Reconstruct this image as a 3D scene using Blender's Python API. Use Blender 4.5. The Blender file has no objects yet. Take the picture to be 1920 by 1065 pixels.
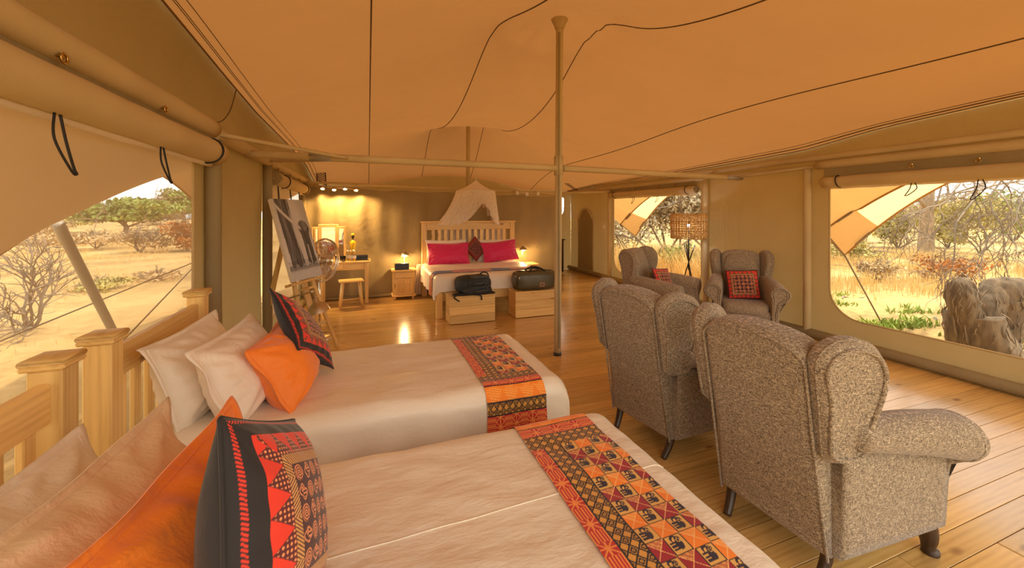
import bpy, bmesh, math, random
import numpy as np
from mathutils import Vector, Matrix, noise
random.seed(7); np.random.seed(7)
PI = math.pi
SC = bpy.context.scene
COL = SC.collection
R = math.radians

# ------------------------------------------------------------------ camera, sky, sun, exposure
EYE = 1.5
YAW = math.atan(270 / 747)
cam = bpy.data.cameras.new('camera'); camo = bpy.data.objects.new('camera', cam); COL.objects.link(camo)
cam.sensor_width = 36; cam.lens = 747 / 1920 * 36; cam.shift_y = -(532.5 - 398) / 1920
cam.clip_start = .02; cam.clip_end = 600
camo.location = (0, 0, EYE); camo.rotation_euler = (PI / 2, 0, -YAW)
SC.camera = camo

world = bpy.data.worlds.new('sky'); SC.world = world; world.use_nodes = True
wn = world.node_tree.nodes; wl = world.node_tree.links
for n in list(wn): wn.remove(n)
w_out = wn.new('ShaderNodeOutputWorld'); w_bg = wn.new('ShaderNodeBackground')
w_tc = wn.new('ShaderNodeTexCoord'); w_sep = wn.new('ShaderNodeSeparateXYZ')
w_ramp = wn.new('ShaderNodeValToRGB'); w_noi = wn.new('ShaderNodeTexNoise'); w_mix = wn.new('ShaderNodeMix'); w_cr = wn.new('ShaderNodeValToRGB')
w_mix.data_type = 'RGBA'
w_ramp.color_ramp.elements[0].position = 0; w_ramp.color_ramp.elements[0].color = (.97, .88, .71, 1)
w_ramp.color_ramp.elements[1].position = .55; w_ramp.color_ramp.elements[1].color = (.79, .78, .71, 1)
w_noi.inputs['Scale'].default_value = 4; w_noi.inputs['Detail'].default_value = 6
w_cr.color_ramp.elements[0].position = .45; w_cr.color_ramp.elements[1].position = .7
w_mix.inputs['B'].default_value = (1, .93, .79, 1)
wl.new(w_tc.outputs['Generated'], w_sep.inputs[0]); wl.new(w_sep.outputs['Z'], w_ramp.inputs[0])
wl.new(w_tc.outputs['Generated'], w_noi.inputs['Vector']); wl.new(w_noi.outputs['Fac'], w_cr.inputs[0])
wl.new(w_cr.outputs['Color'], w_mix.inputs['Factor']); wl.new(w_ramp.outputs['Color'], w_mix.inputs['A'])
wl.new(w_mix.outputs['Result'], w_bg.inputs['Color']); w_bg.inputs['Strength'].default_value = 1.75
wl.new(w_bg.outputs[0], w_out.inputs[0])

sun = bpy.data.lights.new('sun', 'SUN'); sun.energy = 3.4; sun.color = (1, .84, .58); sun.angle = R(1.2)
suno = bpy.data.objects.new('sun', sun); COL.objects.link(suno)
suno.rotation_euler = Vector((-.45, .12, -.9)).to_track_quat('-Z', 'Y').to_euler()
SC.view_settings.view_transform = 'Standard'; SC.view_settings.look = 'None'
SC.view_settings.gamma = 1; SC.view_settings.use_curve_mapping = False
SC.view_settings.exposure = 0.8
SC.cycles.use_denoising = True
SC.cycles.max_bounces = 10; SC.cycles.diffuse_bounces = 6; SC.cycles.transparent_max_bounces = 24
SC.cycles.sample_clamp_indirect = 6; SC.cycles.caustics_reflective = False; SC.cycles.caustics_refractive = False

# ------------------------------------------------------------------ pixel helper used only to lay out the plan from survey sights
s_, c_ = math.sin(YAW), math.cos(YAW)
def ray(px, py):
    u = (px - 960) / 747.; v = (398 - py) / 747.
    return (s_ + u * c_, c_ - u * s_, v)
def atz(px, py, z=0.):
    d = ray(px, py); t = (z - EYE) / d[2]; return Vector((d[0] * t, d[1] * t, z))

# ------------------------------------------------------------------ materials
def nodes(name):
    m = bpy.data.materials.new(name); m.use_nodes = True
    nt = m.node_tree; b = nt.nodes['Principled BSDF']
    return m, nt.nodes, nt.links, b
def setin(b, **k):
    for a, v in k.items():
        a = a.replace('_', ' ')
        if a in b.inputs: b.inputs[a].default_value = v
def coord(n, l, kind='Object', scale=(1, 1, 1), rot=(0, 0, 0)):
    t = n.new('ShaderNodeTexCoord'); mp = n.new('ShaderNodeMapping')
    mp.inputs['Scale'].default_value = scale; mp.inputs['Rotation'].default_value = rot
    l.new(t.outputs[kind], mp.inputs[0]); return mp.outputs[0]
def ramp(n, l, src, stops):
    r = n.new('ShaderNodeValToRGB'); e = r.color_ramp.elements
    e[0].position, e[0].color = stops[0][0], (*stops[0][1], 1)
    e[1].position, e[1].color = stops[-1][0], (*stops[-1][1], 1)
    for p, c in stops[1:-1]:
        q = e.new(p); q.color = (*c, 1)
    l.new(src, r.inputs[0]); return r.outputs[0]
def bump(n, l, b, src, strength=.3, dist=.01):
    bp = n.new('ShaderNodeBump'); bp.inputs['Strength'].default_value = strength; bp.inputs['Distance'].default_value = dist
    l.new(src, bp.inputs['Height']); l.new(bp.outputs[0], b.inputs['Normal']); return bp
def noisetex(n, l, vec, scale, detail=4, rough=.5):
    t = n.new('ShaderNodeTexNoise'); t.inputs['Scale'].default_value = scale; t.inputs['Detail'].default_value = detail
    t.inputs['Roughness'].default_value = rough
    l.new(vec, t.inputs['Vector']); return t.outputs['Fac']
def mixc(n, l, f, a, b_, mode='MIX'):
    m = n.new('ShaderNodeMix'); m.data_type = 'RGBA'; m.blend_type = mode
    for k, v in (('Factor', f), ('A', a), ('B', b_)):
        if isinstance(v, (tuple, float, int)): m.inputs[k].default_value = v if not isinstance(v, tuple) else (*v, 1)[:4]
        else: l.new(v, m.inputs[k])
    return m.outputs['Result']
def math_(n, l, op, a, b_=0.):
    m = n.new('ShaderNodeMath'); m.operation = op
    for i, v in enumerate((a, b_)):
        if isinstance(v, (int, float)): m.inputs[i].default_value = v
        else: l.new(v, m.inputs[i])
    return m.outputs[0]
MAT = {}
def plain(name, col, rough=.6, var=.15, scale=6, metallic=0, bmp=0, bscale=60, spec=.5, stretch=(1, 1, 1), sheen=0):
    m, n, l, b = nodes(name)
    v = coord(n, l, 'Object', stretch)
    f = noisetex(n, l, v, scale)
    c = ramp(n, l, f, [(.3, tuple(x * (1 - var) for x in col)), (.7, tuple(min(1, x * (1 + var)) for x in col))])
    l.new(c, b.inputs['Base Color'])
    setin(b, Roughness=rough, Metallic=metallic, Sheen_Weight=sheen); b.inputs['Specular IOR Level'].default_value = spec
    if bmp: bump(n, l, b, noisetex(n, l, v, bscale, 3), bmp, .01)
    MAT[name] = m; return m
def wood(name, axis, light=(.84, .58, .22), dark=(.58, .34, .10), rough=.38):
    m, n, l, b = nodes(name)
    st = [7, 7, 7]; st[axis] = .55
    oi = n.new('ShaderNodeObjectInfo')
    t = n.new('ShaderNodeTexCoord'); add = n.new('ShaderNodeVectorMath'); add.operation = 'ADD'
    cmb = n.new('ShaderNodeCombineXYZ'); r10 = math_(n, l, 'MULTIPLY', oi.outputs['Random'], 17.)
    for i in range(3): l.new(r10, cmb.inputs[i])
    l.new(t.outputs['Object'], add.inputs[0]); l.new(cmb.outputs[0], add.inputs[1])
    mp = n.new('ShaderNodeMapping'); mp.inputs['Scale'].default_value = st; l.new(add.outputs[0], mp.inputs[0])
    g1 = noisetex(n, l, mp.outputs[0], 5, 6, .6)
    wv = n.new('ShaderNodeTexWave'); wv.wave_type = 'RINGS'; wv.rings_direction = 'XYZ'[axis]
    wv.inputs['Scale'].default_value = 2.4; wv.inputs['Distortion'].default_value = 3.5; wv.inputs['Detail'].default_value = 3
    l.new(mp.outputs[0], wv.inputs['Vector'])
    g = math_(n, l, 'ADD', math_(n, l, 'MULTIPLY', g1, .85), math_(n, l, 'MULTIPLY', wv.outputs['Fac'], .16))
    c = ramp(n, l, g, [(.2, dark), (.5, tuple((a + 2 * d) / 3 for a, d in zip(dark, light))), (.8, light)])
    ks = [5, 5, 5]; ks[axis] = 2.2
    mp2 = n.new('ShaderNodeMapping'); mp2.inputs['Scale'].default_value = ks; l.new(add.outputs[0], mp2.inputs[0])
    vo = n.new('ShaderNodeTexVoronoi'); vo.inputs['Scale'].default_value = 1.0; l.new(mp2.outputs[0], vo.inputs['Vector'])
    k = ramp(n, l, vo.outputs['Distance'], [(.05, (1, 1, 1)), (.13, (0, 0, 0))])
    c2 = mixc(n, l, k, c, (.22, .085, .02))
    br = math_(n, l, 'ADD', math_(n, l, 'MULTIPLY', oi.outputs['Random'], .3), .85)
    c3 = mixc(n, l, 1., c2, br, 'MULTIPLY')
    l.new(c3, b.inputs['Base Color']); setin(b, Roughness=rough, Coat_Weight=.5 if 'floor' in name else 0., Coat_Roughness=.16)
    bump(n, l, b, g, .06, .002)
    MAT[name] = m; return m
for i, a in enumerate('xyz'):
    wood('pine_' + a, i)
    wood('floor_pine_' + a, i, (.70, .45, .16), (.42, .235, .065), .2)
    wood('dark_wood_' + a, i, (.055, .028, .014), (.02, .01, .006), .3)
    wood('red_wood_' + a, i, (.25, .06, .02), (.11, .03, .012), .3)

def canvas(name, col, trans, mixf=.4, wr=.35, weave=420):
    """woven tent canvas: reflects and lets sun glow through"""
    m, n, l, b = nodes(name)
    v = coord(n, l, 'Object')
    f = noisetex(n, l, v, 1.3, 5)
    c = ramp(n, l, f, [(.3, tuple(x * .88 for x in col)), (.7, tuple(x * 1.1 for x in col))])
    l.new(c, b.inputs['Base Color']); setin(b, Roughness=.85); b.inputs['Specular IOR Level'].default_value = .15
    h = math_(n, l, 'ADD', noisetex(n, l, v, 3.5, 4), math_(n, l, 'MULTIPLY', noisetex(n, l, v, weave * .35, 1), .05))
    bp = bump(n, l, b, h, wr, .05)
    tr = n.new('ShaderNodeBsdfTranslucent'); ct = mixc(n, l, 1., c, tuple(min(1, t / max(x, .01)) for t, x in zip(trans, col)), 'MULTIPLY')
    tr.inputs['Color'].default_value = (*trans, 1); l.new(bp.outputs[0], tr.inputs['Normal'])
    mx = n.new('ShaderNodeMixShader'); mx.inputs[0].default_value = mixf
    out = n['Material Output']
    l.new(b.outputs[0], mx.inputs[1]); l.new(tr.outputs[0], mx.inputs[2]); l.new(mx.outputs[0], out.inputs[0])
    MAT[name] = m; return m
canvas('roof_canvas', (.47, .265, .11), (.165, .07, .02), .55, .25)
canvas('olive_canvas', (.41, .325, .175), (.36, .27, .125), .34, .6)
canvas('sleeve_canvas', (.66, .52, .28), (.5, .35, .16), .25, .35)
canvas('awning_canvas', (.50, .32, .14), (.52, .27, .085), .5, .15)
canvas('awning_painted_shade', (.44, .28, .13), (.25, .125, .042), .45, .12)  # darker copy of the awning canvas, shade of the left side put into the colour
canvas('awning_painted_sun', (.75, .55, .28), (.95, .65, .30), .7, .15)  # paler copy of the awning canvas, sunlight on the outer edge put into the colour
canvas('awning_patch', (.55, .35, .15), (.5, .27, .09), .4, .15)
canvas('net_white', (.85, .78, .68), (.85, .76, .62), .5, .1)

def net(name, col, op):
    m, n, l, b = nodes(name)
    v = coord(n, l, 'Object')
    f = noisetex(n, l, v, 900, 1)
    lw = n.new('ShaderNodeLayerWeight'); lw.inputs['Blend'].default_value = .35
    o = math_(n, l, 'ADD', math_(n, l, 'MULTIPLY', lw.outputs['Facing'], .8 if op > .15 else .12), op)
    o = math_(n, l, 'MULTIPLY', o, math_(n, l, 'ADD', math_(n, l, 'MULTIPLY', f, .8), .6))
    df = n.new('ShaderNodeBsdfDiffuse'); df.inputs[0].default_value = (*col, 1)
    tp = n.new('ShaderNodeBsdfTransparent'); mx = n.new('ShaderNodeMixShader')
    l.new(o, mx.inputs[0]); l.new(tp.outputs[0], mx.inputs[1]); l.new(df.outputs[0], mx.inputs[2])
    l.new(mx.outputs[0], n['Material Output'].inputs[0]); MAT[name] = m; return m
net('screen_net', (.55, .45, .32), .16)
net('screen_clear', (.6, .5, .36), .05)

def sheer(name, col, op):
    m, n, l, b = nodes(name)
    v = coord(n, l, 'Object')
    df = n.new('ShaderNodeBsdfTranslucent'); df.inputs[0].default_value = (*col, 1)
    d2 = n.new('ShaderNodeBsdfDiffuse'); d2.inputs[0].default_value = (*col, 1)
    ms = n.new('ShaderNodeMixShader'); l.new(df.outputs[0], ms.inputs[1]); l.new(d2.outputs[0], ms.inputs[2]); ms.inputs[0].default_value = .6
    tp = n.new('ShaderNodeBsdfTransparent'); mx = n.new('ShaderNodeMixShader')
    f = noisetex(n, l, v, 30, 2)
    l.new(math_(n, l, 'ADD', math_(n, l, 'MULTIPLY', f, .3), op - .15), mx.inputs[0])
    l.new(tp.outputs[0], mx.inputs[1]); l.new(ms.outputs[0], mx.inputs[2])
    l.new(mx.outputs[0], n['Material Output'].inputs[0]); MAT[name] = m
sheer('mosquito_net', (.96, .90, .82), .80)

def tweed():
    m, n, l, b = nodes('tweed')
    a = noisetex(n, l, coord(n, l, 'Object', (1, 1, .09)), 640, 2)
    c = noisetex(n, l, coord(n, l, 'Object', (.09, .09, 1)), 640, 2)
    f = math_(n, l, 'MAXIMUM', a, c)
    g = noisetex(n, l, coord(n, l), 170, 2)
    f = math_(n, l, 'ADD', math_(n, l, 'MULTIPLY', f, .8), math_(n, l, 'MULTIPLY', g, .22))
    col = ramp(n, l, f, [(.47, (.085, .062, .042)), (.57, (.32, .245, .165)), (.67, (.64, .52, .365))])
    l.new(col, b.inputs['Base Color']); setin(b, Roughness=.9, Sheen_Weight=.25, Sheen_Roughness=.5); b.inputs['Specular IOR Level'].default_value = .2
    bump(n, l, b, f, .35, .004); MAT['tweed'] = m
tweed()
def linen(name, col, rough=.42, wr=.36, sheen=.15, trans=0):
    m, n, l, b = nodes(name)
    v = coord(n, l)
    f = noisetex(n, l, v, 2.2, 3)
    l.new(ramp(n, l, f, [(.3, tuple(x * .95 for x in col)), (.7, col)]), b.inputs['Base Color'])
    setin(b, Roughness=rough, Sheen_Weight=sheen)
    vs = coord(n, l, 'Object', (1, 2.2, 1.4), (0, 0, .5))
    h = math_(n, l, 'ADD', noisetex(n, l, vs, 4, 5, .55), math_(n, l, 'MULTIPLY', noisetex(n, l, v, 300, 1), .02))
    bump(n, l, b, h, wr, .05); MAT[name] = m
linen('white_linen', (.83, .745, .61)); linen('cream_linen', (.74, .56, .34), .5, .36); linen('pink_linen', (.82, .70, .57), .45, .36)
linen('orange_cotton', (.90, .22, .012), .6, .35, .25); linen('magenta_cotton', (.62, .006, .10), .55, .25, .25)
linen('black_cotton', (.012, .010, .012), .75, .2, .1)

def attr(name, rough=.75, sheen=.2):
    m, n, l, b = nodes(name)
    a = n.new('ShaderNodeAttribute'); a.attribute_name = 'print'
    l.new(a.outputs['Color'], b.inputs['Base Color']); setin(b, Roughness=rough, Sheen_Weight=sheen)
    bump(n, l, b, noisetex(n, l, coord(n, l), 350, 1), .15, .003); MAT[name] = m
attr('printed_cloth'); attr('printed_canvas', .55, 0)

plain('chrome', (.72, .66, .56), .18, .05, 4, 1); plain('nickel', (.60, .50, .37), .38, .08, 5, 1)
plain('black_plastic', (.015, .014, .014), .4); plain('black_cord', (.012, .010, .010), .7)
plain('backpack_cloth', (.022, .026, .027), .7, .3, 20, bmp=.3); plain('backpack_panel', (.05, .055, .05), .6, .25, 20, bmp=.3)
plain('duffel_cloth', (.085, .072, .035), .38, .25, 8, bmp=.3, bscale=14); plain('leather_tag', (.33, .17, .08), .6)
plain('white_plastic', (.80, .76, .68), .4, .03); plain('yellow_paint', (.80, .52, .01), .4, .12, 8); plain('dark_skin_wood', (.03, .014, .008), .4)
plain('ceramic_rim', (.75, .70, .6), .3, .05); plain('rope', (.20, .15, .10), .8); plain('pole_metal', (.34, .31, .26), .5, .1, 4, .2)
plain('wicker', (.60, .37, .12), .7, .4, 50, bmp=.4); plain('brass', (.55, .36, .12), .3, .1, 6, 1)
plain('soil', (.50, .36, .20), .95, .3, 1.5); plain('stump_bark', (.125, .09, .057), .9, .6, 14, bmp=1., bscale=22, stretch=(1, 1, .25))
plain('tree_bark', (.30, .22, .14), .9, .3, 9, bmp=.8, bscale=16, stretch=(1, 1, .3)); plain('twig_grey', (.24, .19, .14), .9, .3, 3)
plain('leaf_green', (.27, .33, .09), .7, .45, 1.2); plain('leaf_olive', (.44, .39, .13), .7, .4, 1.5); plain('leaf_red', (.42, .17, .04), .7, .4, 2.)
plain('leaf_dry', (.50, .36, .19), .8, .35, 1.5); plain('grass_dry', (.70, .49, .19), .85, .3, .5); plain('grass_green', (.24, .34, .05), .7, .3, 2)
plain('bush_grey', (.60, .52, .36), .85, .4, 1.); plain('hill', (.30, .33, .36), .95, .1, .02); plain('seam_thread', (.10, .055, .02), .8, .1)
plain('magazine', (.02, .02, .024), .3)
def emit(name, col, st):
    m, n, l, b = nodes(name); setin(b, Base_Color=(*col, 1)); b.inputs['Emission Color'].default_value = (*col, 1); b.inputs['Emission Strength'].default_value = st; MAT[name] = m
emit('bulb_warm', (1, .62, .22), 30); emit('bulb_led', (.80, .9, 1), 14)
def glass(name, col, rough=.02):
    m, n, l, b = nodes(name); setin(b, Base_Color=(*col, 1), Roughness=rough, Transmission_Weight=1., IOR=1.3); MAT[name] = m
glass('clear_glass', (.95, .95, .93))
m, n, l, b = nodes('mirror'); setin(b, Base_Color=(.92, .9, .86, 1), Metallic=1., Roughness=.02); MAT['mirror'] = m
def ground_mat():
    m, n, l, b = nodes('bush_ground')
    v = coord(n, l)
    a = noisetex(n, l, v, .35, 8, .6); d = noisetex(n, l, v, 5, 6, .7)
    f = math_(n, l, 'ADD', math_(n, l, 'MULTIPLY', a, .6), math_(n, l, 'MULTIPLY', d, .4))
    l.new(ramp(n, l, f, [(.36, (.24, .15, .055)), (.5, (.50, .325, .12)), (.62, (.62, .44, .18))]), b.inputs['Base Color']); setin(b, Roughness=.95)
    bump(n, l, b, d, .8, .08); MAT['bush_ground'] = m
ground_mat()

# ------------------------------------------------------------------ mesh builder
class MB:
    def __init__(s): s.v = []; s.f = []; s.sm = []
    def add(s, vs, fs, smooth=False, M=None):
        o = len(s.v)
        for p in vs:
            p = Vector(p)
            s.v.append(M @ p if M else p)
        for f in fs: s.f.append(tuple(i + o for i in f)); s.sm.append(smooth)
        return s
    def box(s, c, d, b=.004, rot=None, M=None):
        """box of size d with chamfered edges"""
        h = [x / 2 for x in d]; b = min(b, min(h) * .9); vs = []; idx = {}
        for sx in (-1, 1):
            for sy in (-1, 1):
                for sz in (-1, 1):
                    sg = (sx, sy, sz)
                    for a in range(3):
                        p = [sg[i] * (h[i] - (0 if i == a else b)) for i in range(3)]
                        idx[(sg, a)] = len(vs); vs.append(p)
        fs = []
        for a in range(3):
            b1, b2 = (a + 1) % 3, (a + 2) % 3
            for sa in (-1, 1):
                q = []
                for u, w in ((-1, -1), (1, -1), (1, 1), (-1, 1)):
                    g = [0, 0, 0]; g[a] = sa; g[b1] = u; g[b2] = w; q.append(idx[(tuple(g), a)])
                fs.append(q if sa > 0 else q[::-1])
        for a in range(3):
            b1, b2 = (a + 1) % 3, (a + 2) % 3
            for u in (-1, 1):
                for w in (-1, 1):
                    g0 = [0, 0, 0]; g0[a] = -1; g0[b1] = u; g0[b2] = w; g1 = list(g0); g1[a] = 1
                    q = [idx[(tuple(g0), b1)], idx[(tuple(g1), b1)], idx[(tuple(g1), b2)], idx[(tuple(g0), b2)]]
                    fs.append(q if u * w > 0 else q[::-1])
        for sx in (-1, 1):
            for sy in (-1, 1):
                for sz in (-1, 1):
                    g = (sx, sy, sz); q = [idx[(g, 0)], idx[(g, 1)], idx[(g, 2)]]
                    fs.append(q if sx * sy * sz > 0 else q[::-1])
        T = Matrix.Translation(c)
        if rot is not None: T = T @ rot
        if M: T = M @ T
        return s.add(vs, fs, False, T)
    def bar(s, a, b_, w, t, up=(0, 0, 1), bev=.003):
        """rectangular bar from a to b"""
        a, b_ = Vector(a), Vector(b_); z = (b_ - a); L = z.length; z.normalize(); up = Vector(up)
        x = up.cross(z)
        if x.length < 1e-4: x = Vector((1, 0, 0)).cross(z)
        x.normalize(); y = z.cross(x)
        Rm = Matrix((x, y, z)).transposed().to_4x4()
        return s.box((a + b_) / 2, (w, t, L), bev, Rm)
    def tube(s, pts, r, n=8, cap=True, closed=False):
        pts = [Vector(p) for p in pts]; N = len(pts); rs = r if isinstance(r, (list, tuple)) else [r] * N
        vs = []; up = None
        for i, p in enumerate(pts):
            if closed: t = pts[(i + 1) % N] - pts[i - 1]
            else: t = pts[min(i + 1, N - 1)] - pts[max(i - 1, 0)]
            if t.length < 1e-9: t = Vector((0, 0, 1))
            t.normalize()
            if up is None:
                up = Vector((0, 0, 1)) if abs(t.z) < .9 else Vector((1, 0, 0))
            x = up - t * up.dot(t)
            if x.length < 1e-5: x = t.orthogonal()
            x.normalize(); y = t.cross(x); up = x
            for k in range(n):
                a = 2 * PI * k / n; vs.append(p + (x * math.cos(a) + y * math.sin(a)) * rs[i])
        fs = []
        for i in range(N if closed else N - 1):
            j = (i + 1) % N
            for k in range(n):
                fs.append((i * n + k, i * n + (k + 1) % n, j * n + (k + 1) % n, j * n + k))
        if cap and not closed:
            fs.append(tuple(range(n))[::-1]); fs.append(tuple((N - 1) * n + k for k in range(n)))
        return s.add(vs, fs, True)
    def lathe(s, prof, c=(0, 0, 0), n=20, M=None, smooth=True):
        vs = []; fs = []
        for r_, z in prof:
            for k in range(n):
                a = 2 * PI * k / n; vs.append((r_ * math.cos(a), r_ * math.sin(a), z))
        for i in range(len(prof) - 1):
            for k in range(n):
                fs.append((i * n + k, i * n + (k + 1) % n, (i + 1) * n + (k + 1) % n, (i + 1) * n + k))
        T = Matrix.Translation(c)
        if M: T = M @ T
        s.add(vs, fs, smooth, T)
        if prof[0][0] > 1e-4: s.add([vs[k] for k in range(n)], [tuple(range(n))[::-1]], False, T)
        if prof[-1][0] > 1e-4: s.add([vs[(len(prof) - 1) * n + k] for k in range(n)], [tuple(range(n))], False, T)
        return s
    def grid(s, nu, nv, fn, smooth=True, M=None, flip=False):
        vs = [fn(i / nu, j / nv) for j in range(nv + 1) for i in range(nu + 1)]
        fs = []
        for j in range(nv):
            for i in range(nu):
                a = j * (nu + 1) + i; q = (a, a + 1, a + nu + 2, a + nu + 1)
                fs.append(q[::-1] if flip else q)
        return s.add(vs, fs, smooth, M)
    def plump(s, outline, t, r=.02, bulge=0., M=None, steps=4, back_flat=False):
        """2-D outline (x,y) given thickness t (z from -t/2 to t/2) with rounded edges and a domed face"""
        P = [Vector((p[0], p[1])) for p in outline]; N = len(P)
        ar = sum(P[i].x * P[(i + 1) % N].y - P[(i + 1) % N].x * P[i].y for i in range(N))
        if ar < 0: P.reverse()
        nr = []
        for i in range(N):
            e = (P[(i + 1) % N] - P[i - 1]); e.normalize(); nr.append(Vector((e.y, -e.x)))
        cen = sum(P, Vector((0, 0))) / N
        r = min(r, t / 2)
        rings = []
        for k in range(steps + 1):
            a = PI / 2 * k / steps
            rings.append((r * (1 - math.cos(a)), (t / 2 - r) + r * math.sin(a)))
        seq = [(ins, -z) for ins, z in rings][::-1] + rings
        vs = []; fs = []
        def ring(ins, z, sc=1.):
            o = len(vs)
            for i in range(N):
                q = P[i] - nr[i] * ins; q = cen + (q - cen) * sc; vs.append((q.x, q.y, z))
            return o
        loops = []
        if True:
            for sc, h in ((.25, 1.), (.55, .8), (.8, .42)): loops.append(ring(r, -t / 2 - bulge * h * (0 if back_flat else 1), sc))
        for ins, z in seq: loops.append(ring(ins, z))
        for sc, h in ((.8, .42), (.55, .8), (.25, 1.)): loops.append(ring(r, t / 2 + bulge * h, sc))
        for a, b_ in zip(loops, loops[1:]):
            for i in range(N): fs.append((a + i, a + (i + 1) % N, b_ + (i + 1) % N, b_ + i))
        fs.append(tuple(loops[0] + i for i in range(N))[::-1]); fs.append(tuple(loops[-1] + i for i in range(N)))
        return s.add(vs, fs, True, M)
    def slab(s, outline, t, r=.01, M=None, steps=3, smooth=True):
        """any 2-D outline given thickness t, edges rounded, flat faces"""
        P = [Vector((p[0], p[1])) for p in outline]; N = len(P)
        ar = sum(P[i].x * P[(i + 1) % N].y - P[(i + 1) % N].x * P[i].y for i in range(N))
        if ar < 0: P.reverse()
        nr = []
        for i in range(N):
            e = (P[(i + 1) % N] - P[i - 1]); e.normalize(); nr.append(Vector((e.y, -e.x)))
        rings = [(r * (1 - math.cos(PI / 2 * k / steps)), t / 2 - r + r * math.sin(PI / 2 * k / steps)) for k in range(steps + 1)]
        vs = []; fs = []; loops = []
        for ins, z in [(a, -z) for a, z in rings][::-1] + rings:
            loops.append(len(vs))
            for i in range(N): q = P[i] - nr[i] * ins; vs.append((q.x, q.y, z))
        for a, b_ in zip(loops, loops[1:]):
            for i in range(N): fs.append((a + i, a + (i + 1) % N, b_ + (i + 1) % N, b_ + i))
        s.add(vs, fs, smooth, M)
        s.add([vs[loops[0] + i] for i in range(N)], [tuple(range(N))[::-1]], False, M); s.add([vs[loops[-1] + i] for i in range(N)], [tuple(range(N))], False, M)
        return s
    def blob(s, c, d, n=12, p=2.6, M=None, nz=0.):
        """rounded soft box (superellipsoid)"""
        vs = []; fs = []
        def sg(x, e): return math.copysign(abs(x) ** e, x)
        e = 2 / p
        for j in range(n + 1):
            ph = -PI / 2 + PI * j / n
            for i in range(2 * n):
                th = PI * i / n
                q = Vector((sg(math.cos(ph), e) * sg(math.cos(th), e) * d[0] / 2, sg(math.cos(ph), e) * sg(math.sin(th), e) * d[1] / 2, sg(math.sin(ph), e) * d[2] / 2))
                if nz: q *= 1 + nz * noise.noise(q * 9 + Vector(c) * 5)
                vs.append(q)
        for j in range(n):
            for i in range(2 * n):
                fs.append((j * 2 * n + i, j * 2 * n + (i + 1) % (2 * n), (j + 1) * 2 * n + (i + 1) % (2 * n), (j + 1) * 2 * n + i))
        T = Matrix.Translation(c)
        if M: T = M @ T
        return s.add(vs, fs, True, T)
    def mesh(s, name):
        me = bpy.data.meshes.new(name); me.from_pydata(s.v, [], s.f)
        me.polygons.foreach_set('use_smooth', s.sm); me.update(); return me
    def build(s, name, mat, parent=None, label=None, kind=None):
        o = bpy.data.objects.new(name, s.mesh(name)); COL.objects.link(o)
        o.data.materials.append(MAT[mat] if isinstance(mat, str) else mat)
        if parent is not None: o.parent = parent
        if label: o['label'] = label
        if kind: o['kind'] = kind
        return o
def arr_mesh(name, V, Fq, mat, parent=None, smooth=True, kind=None):
    """mesh from numpy arrays of quads / tris, fast"""
    me = bpy.data.meshes.new(name); nv, nf, k = len(V), len(Fq), Fq.shape[1]
    me.vertices.add(nv); me.vertices.foreach_set('co', np.asarray(V, dtype=np.float32).ravel())
    me.loops.add(nf * k); me.loops.foreach_set('vertex_index', np.asarray(Fq, dtype=np.int32).ravel())
    me.polygons.add(nf); me.polygons.foreach_set('loop_start', np.arange(0, nf * k, k, dtype=np.int32))
    me.update(calc_edges=True); me.polygons.foreach_set('use_smooth', [smooth] * nf); me.update()
    me.materials.append(MAT[mat] if isinstance(mat, str) else mat)
    o = bpy.data.objects.new(name, me); COL.objects.link(o)
    if parent is not None: o.parent = parent
    if kind: o['kind'] = kind
    return o
def gridfaces(nu, nv, flip=False):
    i, j = np.meshgrid(np.arange(nu), np.arange(nv)); a = (j * (nu + 1) + i).ravel()
    q = np.stack([a, a + 1, a + nu + 2, a + nu + 1], 1)
    return q[:, ::-1] if flip else q
def tag(o, label=None, cat=None, group=None, kind=None):
    for k, v in (('label', label), ('category', cat), ('group', group), ('kind', kind)):
        if v: o[k] = v
    return o
def thing(name, loc, label, cat, rz=0, group=None):
    o = bpy.data.objects.new(name, None); o.empty_display_size = .1; COL.objects.link(o)
    o.location = loc; o.rotation_euler = (0, 0, rz); return tag(o, label, cat, group)
def struct(name, loc=(0, 0, 0)):
    o = bpy.data.objects.new(name, None); COL.objects.link(o); o.location = loc; o['kind'] = 'structure'; return o
def copy_tree(o, parent=None):
    c = o.copy(); COL.objects.link(c)
    if parent is not None: c.parent = parent
    for ch in list(o.children): copy_tree(ch, c)
    return c
def arc(cx, cy, r, a0, a1, n): return [(cx + r * math.cos(a0 + (a1 - a0) * i / n), cy + r * math.sin(a0 + (a1 - a0) * i / n)) for i in range(n + 1)]
def smoothpath(pts, n=6):
    P = [Vector(p) for p in pts]; out = []
    for i in range(len(P) - 1):
        p0, p1, p2, p3 = P[max(i - 1, 0)], P[i], P[i + 1], P[min(i + 2, len(P) - 1)]
        for k in range(n):
            t = k / n; out.append(.5 * ((2 * p1) + (p2 - p0) * t + (2 * p0 - 5 * p1 + 4 * p2 - p3) * t * t + (3 * p1 - p0 - 3 * p2 + p3) * t ** 3))
    out.append(P[-1]); return out
def light(name, kind, loc, energy, col, size=.03, target=None, spot=None, parent=None):
    L = bpy.data.lights.new(name, kind); L.energy = energy; L.color = col; L.shadow_soft_size = size
    o = bpy.data.objects.new(name, L); COL.objects.link(o); o.location = loc
    if target is not None: o.rotation_euler = (Vector(target) - Vector(loc)).to_track_quat('-Z', 'Y').to_euler()
    if spot: L.spot_size = R(spot); L.spot_blend = .6
    if parent is not None: o.parent = parent
    return o

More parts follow.
